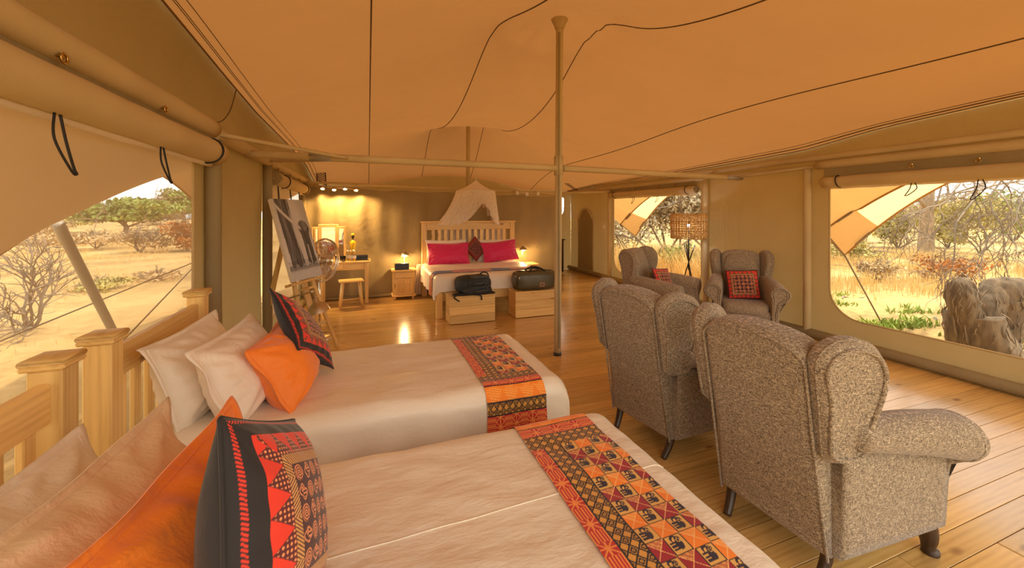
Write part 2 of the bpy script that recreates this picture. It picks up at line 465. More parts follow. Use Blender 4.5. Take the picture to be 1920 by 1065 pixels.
# ------------------------------------------------------------------ the plan
XL, XR, YF, YB, YP = -1.05, 5.05, -.95, 9.4, 7.42
ZE = 2.03
MAST1 = Vector((1.9, 3.78, 3.57)); MAST2 = Vector((1.92, 7.95, 3.46))
GZ = -.4                                                            # bush ground below the deck

# floor ------------------------------------------------------------- one object per plank
floor = struct('floor')
PW = .112; rows = int((YB - YF) / PW) + 1; shared = {}; npl = 0
for j in range(rows):
    y = YF + (j + .5) * PW
    cuts = [XL - .08]
    nseg = 2 if j % 3 else 3
    for k in range(1, nseg): cuts.append(XL + (XR - XL) * (k + random.uniform(-.3, .3)) / nseg)
    cuts.append(XR + .08)
    for a, b_ in zip(cuts, cuts[1:]):
        L = round((b_ - a) / .25) * .25
        if L not in shared:
            shared[L] = MB().box((0, 0, -.0125), (1, PW - .0035, .025), .0012).mesh('plank'); shared[L].materials.append(MAT['floor_pine_x'])
            sx = L
            for v in shared[L].vertices: v.co.x *= sx
        o = bpy.data.objects.new('plank', shared[L]); COL.objects.link(o); o.parent = floor
        o.location = ((a + b_) / 2, y, random.uniform(-.0008, .0004)); o.scale = ((b_ - a - .002) / L, 1, 1); npl += 1
MB().box(((XL + XR) / 2, (YF + YB) / 2, -.16), (XR - XL + .3, YB - YF, .26), .01).build('sub_floor', 'tree_bark', floor)

# roof membrane ------------------------------------------------------
def interp(x, xs, ys): return float(np.interp(x, xs, ys))
def zleft(y): return interp(y, [-2, 0, 1.5, 2.68, 3.66, 4.6, 6.3, 8., 9.4], [2.35, 2.55, 2.66, 2.655, 2.57, 2.50, 2.45, 2.36, 2.1])
def zright(y): return interp(y, [-2, -.5, 1.62, 2.6, 3.4, 5.1, 8.2, 9.4], [2.3, 2.46, 2.46, 2.39, 2.27, 2.20, 2.12, 2.06])
def zback(x): t = (x - XL) / (XR - XL); return 2.1 * (1 - t) + 2.06 * t + .28 * max(0, math.sin(PI * min(max((x - 0.) / 3.7, 0), 1)))
NX, NY = 96, 176
gx = np.linspace(XL, XR, NX + 1); gy = np.linspace(YF, YB, NY + 1)
Z = np.full((NY + 1, NX + 1), 2.5); fixed = np.zeros_like(Z, bool)
zl = np.array([zleft(y) for y in gy]); zr = np.array([zright(y) for y in gy]); zb = np.array([zback(x) for x in gx])
Z[:, 0] = zl; Z[:, -1] = zr; Z[-1, :] = zb; fixed[:, 0] = fixed[:, -1] = fixed[-1, :] = True
fr = np.interp(gx, [XL, XR], [zleft(YF), zright(YF)]) + .42 * np.sin(PI * (gx - XL) / (XR - XL)); Z[0, :] = fr; fixed[0, :] = True
GX, GY = np.meshgrid(gx, gy)
for mst in (MAST1, MAST2):
    d = np.hypot(GX - mst.x, GY - mst.y); rc, sl = (.6, .43) if mst is MAST1 else (.5, .30); k = d < rc; Z[k] = mst.z + .02 - (np.sqrt(d[k] ** 2 + .03) - .17) * sl; fixed |= k
# ridge cable between the masts
sel = (np.abs(GX - 1.9) < .04) & (GY > MAST1.y) & (GY < MAST2.y)
T = (GY - MAST1.y) / (MAST2.y - MAST1.y)
for it in range(3500):
    N = Z.copy()
    N[1:-1, 1:-1] = .25 * (Z[2:, 1:-1] + Z[:-2, 1:-1] + Z[1:-1, 2:] + Z[1:-1, :-2])
    N += .0000
    Zn = np.where(fixed, Z, N); Z = Z + 1.0 * (Zn - Z)
d1 = np.minimum(np.hypot(GX - MAST1.x, GY - MAST1.y), np.hypot(GX - MAST2.x, GY - MAST2.y))
for mst in (MAST1, MAST2):    # soft creases where the cloth gathers at the mast heads
    dd = np.hypot(GX - mst.x, GY - mst.y); th_ = np.arctan2(GY - mst.y, GX - mst.x)
    Z += .016 * np.cos(11 * th_ + 1.3 * np.sin(2 * th_)) * np.exp(-((dd - .42) / .26) ** 2)
Z += .006 * np.sin(GX * 5 + 2 * np.sin(GY * 1.1)) * np.clip(np.minimum(np.minimum(GX - XL, XR - GX), YB - GY) * 2, 0, 1)
def roofz(x, y):
    fx = min(max((x - XL) / (XR - XL) * NX, 0), NX - 1e-6); fy = min(max((y - YF) / (YB - YF) * NY, 0), NY - 1e-6)
    i, j = int(fx), int(fy); a, b_ = fx - i, fy - j
    return float(Z[j, i] * (1 - a) * (1 - b_) + Z[j, i + 1] * a * (1 - b_) + Z[j + 1, i] * (1 - a) * b_ + Z[j + 1, i + 1] * a * b_)
ceil_ = struct('ceiling')
arr_mesh('roof_canvas', np.stack([GX, GY, Z], -1).reshape(-1, 3), gridfaces(NX, NY), 'roof_canvas', ceil_)
for x in (.02, 1.17, 2.33, 3.9):
    pts = []
    for k in range(120):
        y = YF + .02 + (YB - YF - .04) * k / 119
        pts.append((x, y, roofz(x, y) - .004))
    MB().tube(pts, .0055, 5).build('seam', 'seam_thread', ceil_)
# hem where the roof meets the gable panels
for xs, zf, sg in ((XL, zleft, 1), (XR, zright, -1)):
    MB().tube([(xs + sg * .004, YF + (YB - YF) * k / 60, zf(YF + (YB - YF) * k / 60) - .008) for k in range(61)], .006, 6).build('hem_cord', 'roof_canvas', ceil_)
    for off in (.05, .062, .115):
        MB().tube([(xs + sg * off, YF + .02 + (YB - YF - .04) * k / 80, roofz(xs + sg * off, YF + .02 + (YB - YF - .04) * k / 80) - .003) for k in range(81)], .003, 4).build('hem_stitch', 'seam_thread', ceil_)

# walls --------------------------------------------------------------
def hole_panel(a0, a1, z0, z1, hole, x, r_, wav=0):
    """vertical panel in the plane X=x spanning Y a0..a1 with a rounded window hole (y0,y1,z0,z1)"""
    bm = bmesh.new()
    outer = [(a0, z0), (a1, z0), (a1, z1), (a0, z1)]
    vs = []
    for p, q in zip(outer, outer[1:] + outer[:1]):
        for k in range(12): vs.append((p[0] + (q[0] - p[0]) * k / 12, p[1] + (q[1] - p[1]) * k / 12))
    lo = [bm.verts.new((x, p[0], p[1])) for p in vs]
    hl = roundrect(*hole, *r_)
    li = [bm.verts.new((x, p[0], p[1])) for p in hl]
    ed = [bm.edges.new((lo[i], lo[(i + 1) % len(lo)])) for i in range(len(lo))] + [bm.edges.new((li[i], li[(i + 1) % len(li)])) for i in range(len(li))]
    bmesh.ops.triangle_fill(bm, use_beauty=True, edges=ed)
    me = bpy.data.meshes.new('canvas_panel'); bm.to_mesh(me); bm.free(); return me
def roundrect(y0, y1, z0, z1, rb, rt):
    return arc(y0 + rb, z0 + rb, rb, PI, 1.5 * PI, 8) + arc(y1 - rb, z0 + rb, rb, 1.5 * PI, 2 * PI, 8) + arc(y1 - rt, z1 - rt, rt, 0, PI / 2, 4) + arc(y0 + rt, z1 - rt, rt, PI / 2, PI, 4)
def panel_obj(me, parent, mat='olive_canvas'):
    o = bpy.data.objects.new('canvas_panel', me); me.materials.append(MAT[mat]); COL.objects.link(o); o.parent = parent; return o
def solid_panel(x, a0, a1, z0, z1, parent, amp=.01, name='canvas_panel'):
    m = MB(); m.grid(30, 24, lambda u, v: (x + amp * noise.noise(Vector((u * 3, v * 2, a0))) * (4 * v * (1 - v)) * (2 if amp else 0), a0 + (a1 - a0) * u, z0 + (z1 - z0) * v)); return m.build(name, 'olive_canvas', parent)
wall_l = struct('wall_left'); wall_r = struct('wall_right'); wall_b = struct('wall_back'); wall_p = struct('wall_partition')
def window(nm, x, hole, r_, netmat):
    w = struct(nm)
    hl = roundrect(*hole, *r_)
    MB().tube([(x, p[0], p[1]) for p in hl], .008, 6, closed=True).build('binding', 'sleeve_canvas', w)
    me = bpy.data.meshes.new('screen'); me.from_pydata([(x, p[0], p[1]) for p in hl], [], [tuple(range(len(hl)))]); me.materials.append(MAT[netmat])
    o = bpy.data.objects.new('screen', me); COL.objects.link(o); o.parent = w
    return w
LW1 = (-.75, 3.08, .30, 1.90); LW2 = (5.05, 7.25, .28, 1.90)
RW1 = (-.75, 3.10, .30, 1.88); RW2 = (5.0, 7.42, .22, 1.88)
panel_obj(hole_panel(YF, 3.4, 0, ZE, LW1, XL, (.25, .05)), wall_l); window('window_1', XL, LW1, (.25, .05), 'screen_net')
solid_panel(XL, 3.4, 4.85, 0, ZE, wall_l)
panel_obj(hole_panel(4.85, YP + .1, 0, ZE, LW2, XL, (.2, .05)), wall_l); window('window_2', XL, LW2, (.2, .05), 'screen_net')
solid_panel(XL, YP + .1, YB, 0, ZE, wall_l)
panel_obj(hole_panel(YF, 3.33, 0, ZE, RW1, XR, (.32, .05)), wall_r); window('window_3', XR, RW1, (.32, .05), 'screen_clear')
solid_panel(XR, 3.33, 4.85, 0, ZE, wall_r, .015)
panel_obj(hole_panel(4.85, 7.52, 0, ZE, RW2, XR, (.3, .05)), wall_r); window('window_4', XR, RW2, (.3, .05), 'screen_clear')
solid_panel(XR, 7.52, YB, 0, ZE, wall_r)
# gable panels above the eaves
for xs, zf, w in ((XL, zleft, wall_l), (XR, zright, wall_r)):
    sg = 1 if xs < 0 else -1
    m = MB(); m.grid(110, 8, lambda u, v: (xs + sg * (.0 + .05 * noise.noise(Vector((u * 9, v * 1.5, xs))) * 4 * v * (1 - v) - .07 * math.sin(PI * v)), YF + (YB - YF) * u, ZE * (1 - v) + zf(YF + (YB - YF) * u) * v))
    m.build('gable_panel', 'olive_canvas', w)
# corded slack seam on the left gable
MB().tube(smoothpath([(XL + .03, 3.05, 2.10), (XL + .04, 3.2, 2.12), (XL + .04, 3.45, 2.16), (XL + .03, 3.7, 2.3), (XL + .03, 3.85, 2.5)]), .004, 5).build('piping', 'seam_thread', wall_l)
# back wall with a small window behind the partition
BWH = (3.6, 4.86, 1.38, 1.9)
me = hole_panel(XL, XR, 0, 2.0, BWH, 0., (.2, .05))
for v in me.vertices: v.co = Vector((v.co.y, YB, v.co.z))
panel_obj(me, wall_b)
m = MB(); m.grid(60, 4, lambda u, v: (XL + (XR - XL) * u, YB + .02 * math.sin(PI * v), 2.0 * (1 - v) + zback(XL + (XR - XL) * u) * v)); m.build('gable_panel', 'olive_canvas', wall_b)
w5 = struct('window_5'); hl = roundrect(*BWH, .2, .05)
MB().tube([(p[0], YB, p[1]) for p in hl], .01, 6, closed=True).build('binding', 'sleeve_canvas', w5)
me = bpy.data.meshes.new('screen'); me.from_pydata([(p[0], YB, p[1]) for p in hl], [], [tuple(range(len(hl)))]); me.materials.append(MAT['screen_clear']); o = bpy.data.objects.new('screen', me); COL.objects.link(o); o.parent = w5
# partition curtain
PX1 = 3.62
def part_pt(u, v):
    x = XL + .04 + (PX1 - XL - .04) * u; top = 1.93 - .10 * u + .012 * math.sin(u * 40)
    a = .012 + .035 * max(0, 1 - (x - XL) / 1.4)
    y = YP + a * (math.sin(x * 19 + 1.5 * noise.noise(Vector((x, v * 2, 0)))) * (.35 + .65 * v)) + .03 * noise.noise(Vector((x * 1.8, v * 2.2, 5)))
    return (x, y, .01 + (top - .01) * v)
m = MB(); m.grid(220, 30, part_pt); m.build('curtain_panel', 'olive_canvas', wall_p)
MB().tube([part_pt(u / 60, 1) for u in range(61)], .012, 6).build('hem', 'sleeve_canvas', wall_p)
MB().tube([part_pt(1, v / 20) for v in range(21)], .012, 6).build('hem', 'sleeve_canvas', wall_p)
MB().tube([(part_pt(u / 60, 0)[0], YP - .03, .03) for u in range(61)], .03, 6).build('hem', 'olive_canvas', wall_p)
# arched zip door on the far right panel
d1_ = struct('door_1')
arcp = [(XR - .012, 8.98, .1)] + [(XR - .012, 8.98 - .0, .1 + .2 * k) for k in range(1, 7)] + [(XR - .012, 8.62 + .36 * math.cos(a), 1.3 + .3 * math.sin(a)) for a in [PI * k / 14 for k in range(15)]] + [(XR - .012, 8.26, 1.3 - .2 * k) for k in range(1, 7)]
MB().tube(arcp, .010, 6).build('zip_seam', 'sleeve_canvas', d1_)
m = MB(); m.grid(16, 24, lambda u, v: (XR - .012 - .02 * abs(noise.noise(Vector((u * 2 + v * 5, v * 7 - u * 3, 1)))), 8.28 + .68 * u, .1 + (1.2 + .28 * math.sin(PI * u)) * v)); m.build('door_flap', 'olive_canvas', d1_)

# skirts along the floor
for nm, xs in (('baseboard_right', XR - .055), ('baseboard_left', XL + .055)):
    o = MB().tube([(xs + .008 * noise.noise(Vector((k * .5, 0, 0))), YF + (YB - YF) * k / 80, .055) for k in range(81)], .052, 10).build(nm, 'olive_canvas'); o['kind'] = 'structure'

# ------------------------------------------------------------------ tent frame
def pole(pts, r, label, cat='pole', name='tent_pole', mat='sleeve_canvas', cuff=None, group=None, n=14):
    b0 = Vector(pts[0]); t = thing(name, b0, label, cat, group=group)
    pp = [Vector(p) - b0 for p in pts]
    L = []
    for a, b_ in zip(pp, pp[1:]):
        k = max(2, int((b_ - a).length / .12))
        L += [a + (b_ - a) * i / k for i in range(k)]
    L.append(pp[-1])
    rs = [r * (1 + .05 * noise.noise(p * 6 + b0)) for p in L]
    MB().tube(L, rs, n).build('sleeve', mat, t)
    return t
def addpart(t, mb, name, mat, **k): return mb.build(name, mat, t, **k)
t = pole([(MAST1.x - .025, MAST1.y, .03), (MAST1.x, MAST1.y, 3.53)], .037, 'tall central tent pole standing beside the foot of the far single bed', 'pole', 'mast_pole')
m = MB(); m.tube([(0, 0, -.03), (0, 0, .0)], .042, 14); addpart(t, m, 'rubber_foot', 'black_plastic')
m = MB(); m.lathe([(.045, 0), (.06, .04), (.085, .09), (.09, .10)], (.025, 0, 3.40), 18); addpart(t, m, 'pole_cap', 'sleeve_canvas')
m = MB(); m.tube([(.012, 0, 1.86), (.013, 0, 2.06)], .048, 14); addpart(t, m, 'collar', 'sleeve_canvas')
m = MB(); m.box((.0, -.04, 1.7), (.022, .012, 3.3), .003); addpart(t, m, 'lacing_strip', 'olive_canvas')
t = pole([(MAST2.x, MAST2.y, .03), (MAST2.x, MAST2.y, 3.42)], .040, 'far tent pole rising behind the curtain above the mosquito net', 'pole', 'mast_pole')
m = MB(); m.lathe([(.055, 0), (.08, .03), (.13, .05), (.13, .06)], (0, 0, 3.34), 18); addpart(t, m, 'pole_cap', 'sleeve_canvas')
# cross bars
t = pole([(XL + .06, 3.98, 2.0), (MAST1.x - .04, MAST1.y, 1.965)], .034, 'cross bar in fabric sleeve from left wall to central pole', 'bar', 'cross_bar')
m = MB(); m.tube([(.5, -.03, -.004), (.68, -.046, -.006)], .040, 12); addpart(t, m, 'joint_sleeve', 'pole_metal')
t = pole([(MAST1.x + .04, MAST1.y, 1.965), (XR - .3, 4.06, 1.965)], .034, 'cross bar in fabric sleeve from central pole to right wall', 'bar', 'cross_bar')
m = MB(); m.tube([(2.55, .24, 0), (2.85, .265, 0)], .028, 12); addpart(t, m, 'joint_sleeve', 'pole_metal')
pole([(XL + .05, 3.17, 2.03), (-.14, 3.93, 1.99)], .016, 'thin diagonal brace from left window corner to the cross bar', 'brace', 'brace_bar', n=8)
pole([(XL + .05, 4.75, 2.03), (-.14, 3.95, 1.985)], .016, 'thin diagonal brace from the post by the easel to the cross bar', 'brace', 'brace_bar', n=8)
pole([(XR - .06, 3.33, 2.04), (XR - .35, 4.05, 1.975)], .017, 'short brace from the near right wall post to the cross bar', 'brace', 'brace_bar', n=8)
pole([(XR - .06, 4.85, 2.04), (XR - .35, 4.08, 1.975)], .017, 'short brace from the wall post behind the floor lamp', 'brace', 'brace_bar', n=8)
pole([(XL + .06, YP - .05, 2.0), (PX1, YP - .05, 1.89), (XR - .05, YP - .02, 1.95)], .022, 'long bar carrying the partition curtain behind the double bed', 'bar', 'curtain_bar', n=10)
# eave poles
pole([(XL + .06, YF, 2.06), (XL + .06, 3.2, 2.06)], .062, 'eave pole in thick sleeve above the near left window', 'pole', 'eave_pole')
pole([(XL + .06, 3.2, 2.04), (XL + .06, 5.0, 2.04)], .052, 'eave pole in sleeve above the left wall panel', 'pole', 'eave_pole')
pole([(XL + .06, 5.0, 2.03), (XL + .06, YB, 2.03)], .046, 'eave pole in sleeve above the left window by the easel', 'pole', 'eave_pole')
pole([(XR - .06, YF, 2.05), (XR - .06, 3.2, 2.05)], .048, 'eave pole in sleeve above the large right window', 'pole', 'eave_pole')
pole([(XR - .05, 3.2, 2.04), (XR - .05, 4.85, 2.04)], .02, 'bare thin eave bar above the front facing armchair', 'pole', 'eave_pole')
pole([(XR - .06, 4.85, 2.04), (XR - .06, YB, 2.02)], .042, 'eave pole in sleeve above the far right window', 'pole', 'eave_pole')
pole([(XR - .06, YF, 2.15), (XR - .06, YB, 2.125)], .036, 'upper padded roof edge roll along the right wall', 'pole', 'eave_roll')
# wall posts
pole([(XL + .05, 3.27, 0), (XL + .05, 3.27, 2.0)], .05, 'left wall post at the edge of the near window', 'post', 'wall_post', 'olive_canvas')
pole([(XL + .05, 4.85, 0), (XL + .05, 4.85, 2.0)], .045, 'left wall post in olive sleeve beside the easel', 'post', 'wall_post', 'olive_canvas')
pole([(XL + .05, 7.33, 0), (XL + .05, 7.33, 2.0)], .04, 'left wall post in the corner by the spotlights', 'post', 'wall_post', 'olive_canvas')
pole([(XR - .05, 3.32, 0), (XR - .05, 3.32, 2.02)], .043, 'pale right wall post between armchair and large window', 'post', 'wall_post')
pole([(XR - .05, 4.86, 0), (XR - .05, 4.86, 2.02)], .043, 'right wall post behind the woven floor lamp', 'post', 'wall_post')
pole([(XR - .05, 7.52, 0), (XR - .05, 7.52, 2.0)], .04, 'right wall post beside the light switch', 'post', 'wall_post')

def blind(x, sg, y0, y1, z, r_, label, ties, loops, tz=.0):
    t = thing('rolled_blind', (x, y0, z), label, 'blind')
    L = y1 - y0; k = 40
    MB().tube([(.006 * noise.noise(Vector((i * .4, x, 0))), L * i / k, .008 * noise.noise(Vector((i * .3, 1, x)))) for i in range(k + 1)], r_, 16).build('roll', 'sleeve_canvas', t)
    # spiral of the rolled end, both ends
    for e in (-.004, L + .004):
        sp = [(r_ * .95 * (1 - i / 60 * .85) * math.cos(i * .35), e, r_ * .95 * (1 - i / 60 * .85) * math.sin(i * .35)) for i in range(61)]
        MB().tube(sp, .004, 5).build('rolled_end', 'olive_canvas', t)
    MB().box((-sg * .02, L / 2, r_ + .045), (.012, L, .11), .004).build('hanging_flap', 'olive_canvas', t)
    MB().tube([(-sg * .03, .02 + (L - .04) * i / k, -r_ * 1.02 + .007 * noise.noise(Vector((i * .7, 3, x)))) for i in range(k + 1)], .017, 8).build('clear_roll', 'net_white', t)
    for yy in ties:
        m = MB(); m.tube([(1.08 * r_ * math.cos(a), yy - y0 + .012 * math.sin(a), 1.08 * r_ * math.sin(a)) for a in [2 * PI * i / 20 for i in range(20)]], .006, 6, closed=True); m.build('strap', 'black_cord', t)
    for yy, ln in loops:
        y = yy - y0
        m = MB(); m.tube(smoothpath([(sg * .01, y - .012, -r_), (sg * .02, y - .03, -r_ - ln * .45), (sg * .03, y - .02 + .05, -r_ - ln * .96), (sg * .03, y + .055, -r_ - ln), (sg * .025, y + .05, -r_ - ln * .9), (sg * .02, y + .022, -r_ - ln * .45), (sg * .01, y + .014, -r_)], 6), .0042, 6); m.build('loop_cord', 'black_cord', t)
        m = MB(); m.box((sg * .012, y + .01, r_ + .05), (.018, .02, .03), .004); m.tube([(sg * .022, y + .01 + .016 * math.cos(a), r_ + .035 + .016 * math.sin(a)) for a in [2 * PI * i / 10 for i in range(10)]], .004, 5, closed=True); m.build('toggle', 'brass', t)
    return t
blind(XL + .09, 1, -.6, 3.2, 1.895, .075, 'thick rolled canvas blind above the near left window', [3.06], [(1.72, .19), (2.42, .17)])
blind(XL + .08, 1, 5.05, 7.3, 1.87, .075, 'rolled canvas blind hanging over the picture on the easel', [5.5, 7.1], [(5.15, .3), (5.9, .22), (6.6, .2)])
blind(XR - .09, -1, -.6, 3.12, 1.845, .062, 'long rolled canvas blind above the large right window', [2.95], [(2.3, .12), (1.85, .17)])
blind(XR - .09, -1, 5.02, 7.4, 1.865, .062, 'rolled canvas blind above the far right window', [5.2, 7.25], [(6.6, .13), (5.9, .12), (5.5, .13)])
# light switch
t = thing('light_switch', (XR - .012, 7.78, 1.17), 'white light switch on canvas wall beside the far right window', 'switch')
MB().box((-.004, 0, 0), (.018, .075, .12), .004).build('plate', 'white_plastic', t); MB().box((-.015, 0, .0), (.008, .03, .05), .002).build('rocker', 'ceramic_rim', t)
# lacing at the roof corner
t = thing('corner_lacing', (XL + .1, 8.6, 2.06), 'dark rope lacing where roof meets the left back corner', 'lacing')
m = MB()
for k in range(7): m.tube([(.0, .03 * k, .26 - .035 * k), (.16, .02 + .03 * k, .20 - .035 * k)], .009, 6)
m.tube([(0, 0, .3), (0, .2, 0)], .011, 6); m.tube([(.16, .02, .24), (.16, .22, -.06)], .011, 6); m.build('cord', 'seam_thread', t)
t = thing('corner_lacing', (XR - .25, 8.55, 2.02), 'dark rope lacing where roof meets the right back corner', 'lacing')
m = MB()
for k in range(7): m.tube([(-.05 * k, -.02 * k, .02 + .022 * k), (-.05 * k - .10, .06 - .02 * k, .03 + .022 * k)], .007, 6)
m.build('cord', 'seam_thread', t)

# ------------------------------------------------------------------ printed cloths (colours of the dye, worked out point by point)
def mixm(col, mask, c): col[mask] = c
BLK = (.012, .009, .012); RED = (.72, .035, .015); DKR = (.10, .012, .016); SAL = (.80, .29, .12); TAN = (.62, .36, .13); ORG = (.90, .24, .015); CRI = (.34, .008, .022); NAV = (.03, .02, .10)
def motif(P, Q, k, ph):
    r = np.hypot(P, Q); th = np.arctan2(Q, P)
    if k == 0: return (np.abs(((r * 3.4 - th / (2 * PI)) % 1) - .5) < .24) & (r < .92)
    if k == 1:
        r0 = .68 + .17 * np.sin(3 * th + ph) + .07 * np.sin(5 * th)
        return (np.abs(r - r0) < .085) | ((np.abs(Q - .1) < .5) & (np.abs(((P * 3 + .3 * np.sin(Q * 6)) % 1) - .5) < .13) & (r < r0 - .15)) | (np.hypot(P - .5, Q - .75) < .12)
    r0 = .72 + .14 * np.sin(2 * th + ph) + .1 * np.cos(4 * th)
    return (np.abs(r - r0) < .08) | (np.abs(np.hypot(P + .2, Q - .25) - .2) < .06) | ((np.abs(((Q * 2.6) % 1) - .5) < .14) & (P > -.1) & (r < r0 - .12)) | (np.hypot(P + .2, Q - .25) < .06)
def cushion_print(U, V, bord=(.10, .22, .275), black=.62):
    C = np.zeros(U.shape + (3,)); C[:] = BLK
    e = np.minimum(np.minimum(U, 1 - U), np.minimum(V, 1 - V))
    side_h = (np.minimum(V, 1 - V) <= np.minimum(U, 1 - U))
    a = np.where(side_h, U, V)                       # along the edge
    b0 = bord[0] * black
    mixm(C, (e > b0 * .32) & (e < b0 * .55) & ((a * 55 + e * 60) % 1 < .55), RED)
    z = (e >= bord[0]) & (e < bord[1])
    C[z] = DKR
    f = (e - bord[0]) / (bord[1] - bord[0]); tri = np.abs(((a * 7.5) % 1) - .5) * 2
    mixm(C, z & (tri < 1 - f * 1.02), RED)
    dots = (np.hypot(((a * 45) % 1) - .5, ((e * 45) % 1) - .5) < .27)
    mixm(C, z & (tri > 1.06 - f) & dots, SAL)
    z = (e >= bord[1]) & (e < bord[2])
    C[z] = DKR; h = np.where((a * 6).astype(int) % 2 == 0, (a * 62 + e * 40), (a * 62 - e * 40))
    mixm(C, z & (h % 1 < .55), (.66, .36, .12))
    z = e >= bord[2]
    C[z] = (.055, .010, .018)
    n = 5; w = 1 - 2 * bord[2]; p = (U - bord[2]) / w * n; q = (V - bord[2]) / w * n
    ci = np.floor(p).astype(int); cj = np.floor(q).astype(int); P = (p - ci) * 2.15 - 1.075; Q = (q - cj) * 2.15 - 1.075
    for i in range(n):
        for j in range(n):
            s = z & (ci == i) & (cj == j); k = 0 if (i + j) % 2 == 0 else 1 + (i * 3 + j) % 2
            if s.any(): mm = np.zeros_like(z); mm[s] = motif(P[s], Q[s], k, i * 2. + j); C[mm] = SAL
    return C
def red_print(U, V): return cushion_print(U, V, (.035, .15, .19), .5)
def dark_red_print(U, V): return red_print(U, V) * np.array([.55, .42, .6])
def elephant(P, Q):
    b = ((P - .12) / .55) ** 2 + ((Q - .12) / .38) ** 2 < 1
    hd = np.hypot((P + .5) / .30, (Q - .28) / .30) < 1
    tr = (np.hypot(P + .55, Q + .05) < .42) & (np.hypot(P + .42, Q + .02) > .30) & (Q < .2)
    lg = (Q < .1) & (Q > -.78) & ((np.abs(P - .48) < .12) | (np.abs(P - .14) < .11) | (np.abs(P + .2) < .11))
    ear = np.abs(np.hypot(P + .32, Q - .28) - .17) < .035
    eye = np.hypot(P + .62, Q - .34) < .05
    return (b | hd | tr | lg) & ~ear & ~eye
def runner_print(S, T, W, bands):
    """S across the runner 0..W (head side first), T along it; bands = [(t0, t1, kind)]; elsewhere the elephant checks"""
    C = np.zeros(S.shape + (3,)); C[:] = TAN
    def lattice(m, a, b_):
        C[m] = (.66, .32, .05); p = (a / .034) % 1 - .5; q = (b_ / .034) % 1 - .5; d = np.abs(p) + np.abs(q)
        mixm(C, m & ((np.abs(d - .5) < .10) | (np.abs(d - .24) < .085) | (d < .07)), BLK)
    def redband(m, a, b_):
        C[m] = (.52, .02, .02); k = (np.floor(a / .045) % 2 == 0)
        p = (a / .045) % 1 - .5; q = (b_ / .05) % 1 - .5
        mixm(C, m & k & ((b_ / .0095) % 1 < .5), (.85, .28, .06))
        mixm(C, m & ~k & ((np.abs(p - q) < .07) | (np.abs(p + q) < .07) | (np.abs(p) < .06) | (np.abs(q) < .06)), (.85, .28, .06))
    def orange(m, a, b_):
        C[m] = ORG; mixm(C, m & (np.abs(((a / .09) % 1) - .5) * .10 - .02 < .5 * (b_ % .06)) & ((b_ / .012 + a / .05) % 1 < .3), (.95, .46, .10))
    def xband(m, a, b_):
        C[m] = BLK; p = (a / .085) % 1 - .5; q = (b_ / .085) % 1 - .5
        mixm(C, m & (((np.maximum(np.abs(p), np.abs(q)) * 10) % 1) < .45) & (np.abs(np.abs(p) - np.abs(q)) > .05), (.74, .34, .04))
    main = np.ones(S.shape, bool)
    for t0, t1, kind in bands:
        m = (T >= t0) & (T < t1); main &= ~m
        {'lattice': lattice, 'red': redband, 'orange': orange, 'x': xband}[kind](m, S, T - t0)
        C[(np.abs(T - t0) < .0022)] = BLK
    m = main & (S < .055); redband(m, T, S); m2 = main & (S >= .055) & (S < .125); lattice(m2, T, S)
    mm = main & (S >= .125)
    cs = .056; a = (S - .125) / cs; b_ = T / cs; ci = np.floor(a).astype(int); cj = np.floor(b_).astype(int); P = (a - ci) * 2 - 1; Q = (b_ - cj) * 2 - 1
    el = mm & ((ci + cj) % 2 == 0)
    C[el] = (.74, .42, .10); mixm(C, el & elephant(-Q, P), (.02, .012, .03)); mixm(C, el & (np.maximum(np.abs(P), np.abs(Q)) > .9), BLK)
    tri = mm & ((ci + cj) % 2 != 0); warm = ((ci // 1 + cj) // 2) % 2 == 0
    C[tri & warm] = ORG; C[tri & ~warm] = CRI
    hat = tri & (np.abs(P) < np.abs(Q)) & (Q > 0)
    mixm(C, hat & ((P * 5 + Q * 3) % 1 < .45), (.93, .50, .14))
    mixm(C, tri & (np.abs(np.abs(P) - np.abs(Q)) < .05), (.93, .55, .2))
    C[main & (np.abs(S - .055) < .002) | main & (np.abs(S - .125) < .002)] = BLK
    return C
def king_print(S, T, W):
    C = np.zeros(S.shape + (3,)); k = np.floor(T / .30).astype(int)
    nv_ = (.025, .018, .15)
    for i, c in ((-2, (.70, .2, .04)), (-1, (.70, .2, .04)), (0, nv_), (1, (.62, .10, .02)), (2, (.72, .2, .03)), (3, nv_), (4, (.62, .10, .02)), (5, (.72, .2, .03)), (6, nv_), (7, nv_)): C[k == i] = c
    warm = C[..., 0] > .2
    p = (S / .04) % 1 - .5; q = (T / .05) % 1 - .5
    C[warm & (np.abs(np.abs(p) + np.abs(q) - .35) < .1)] = (.10, .03, .04); C[warm & (np.abs(p) + np.abs(q) < .12)] = (.9, .5, .15)
    e = np.minimum(S, W - S) < .02; C[e] = (.04, .02, .06)
    return C
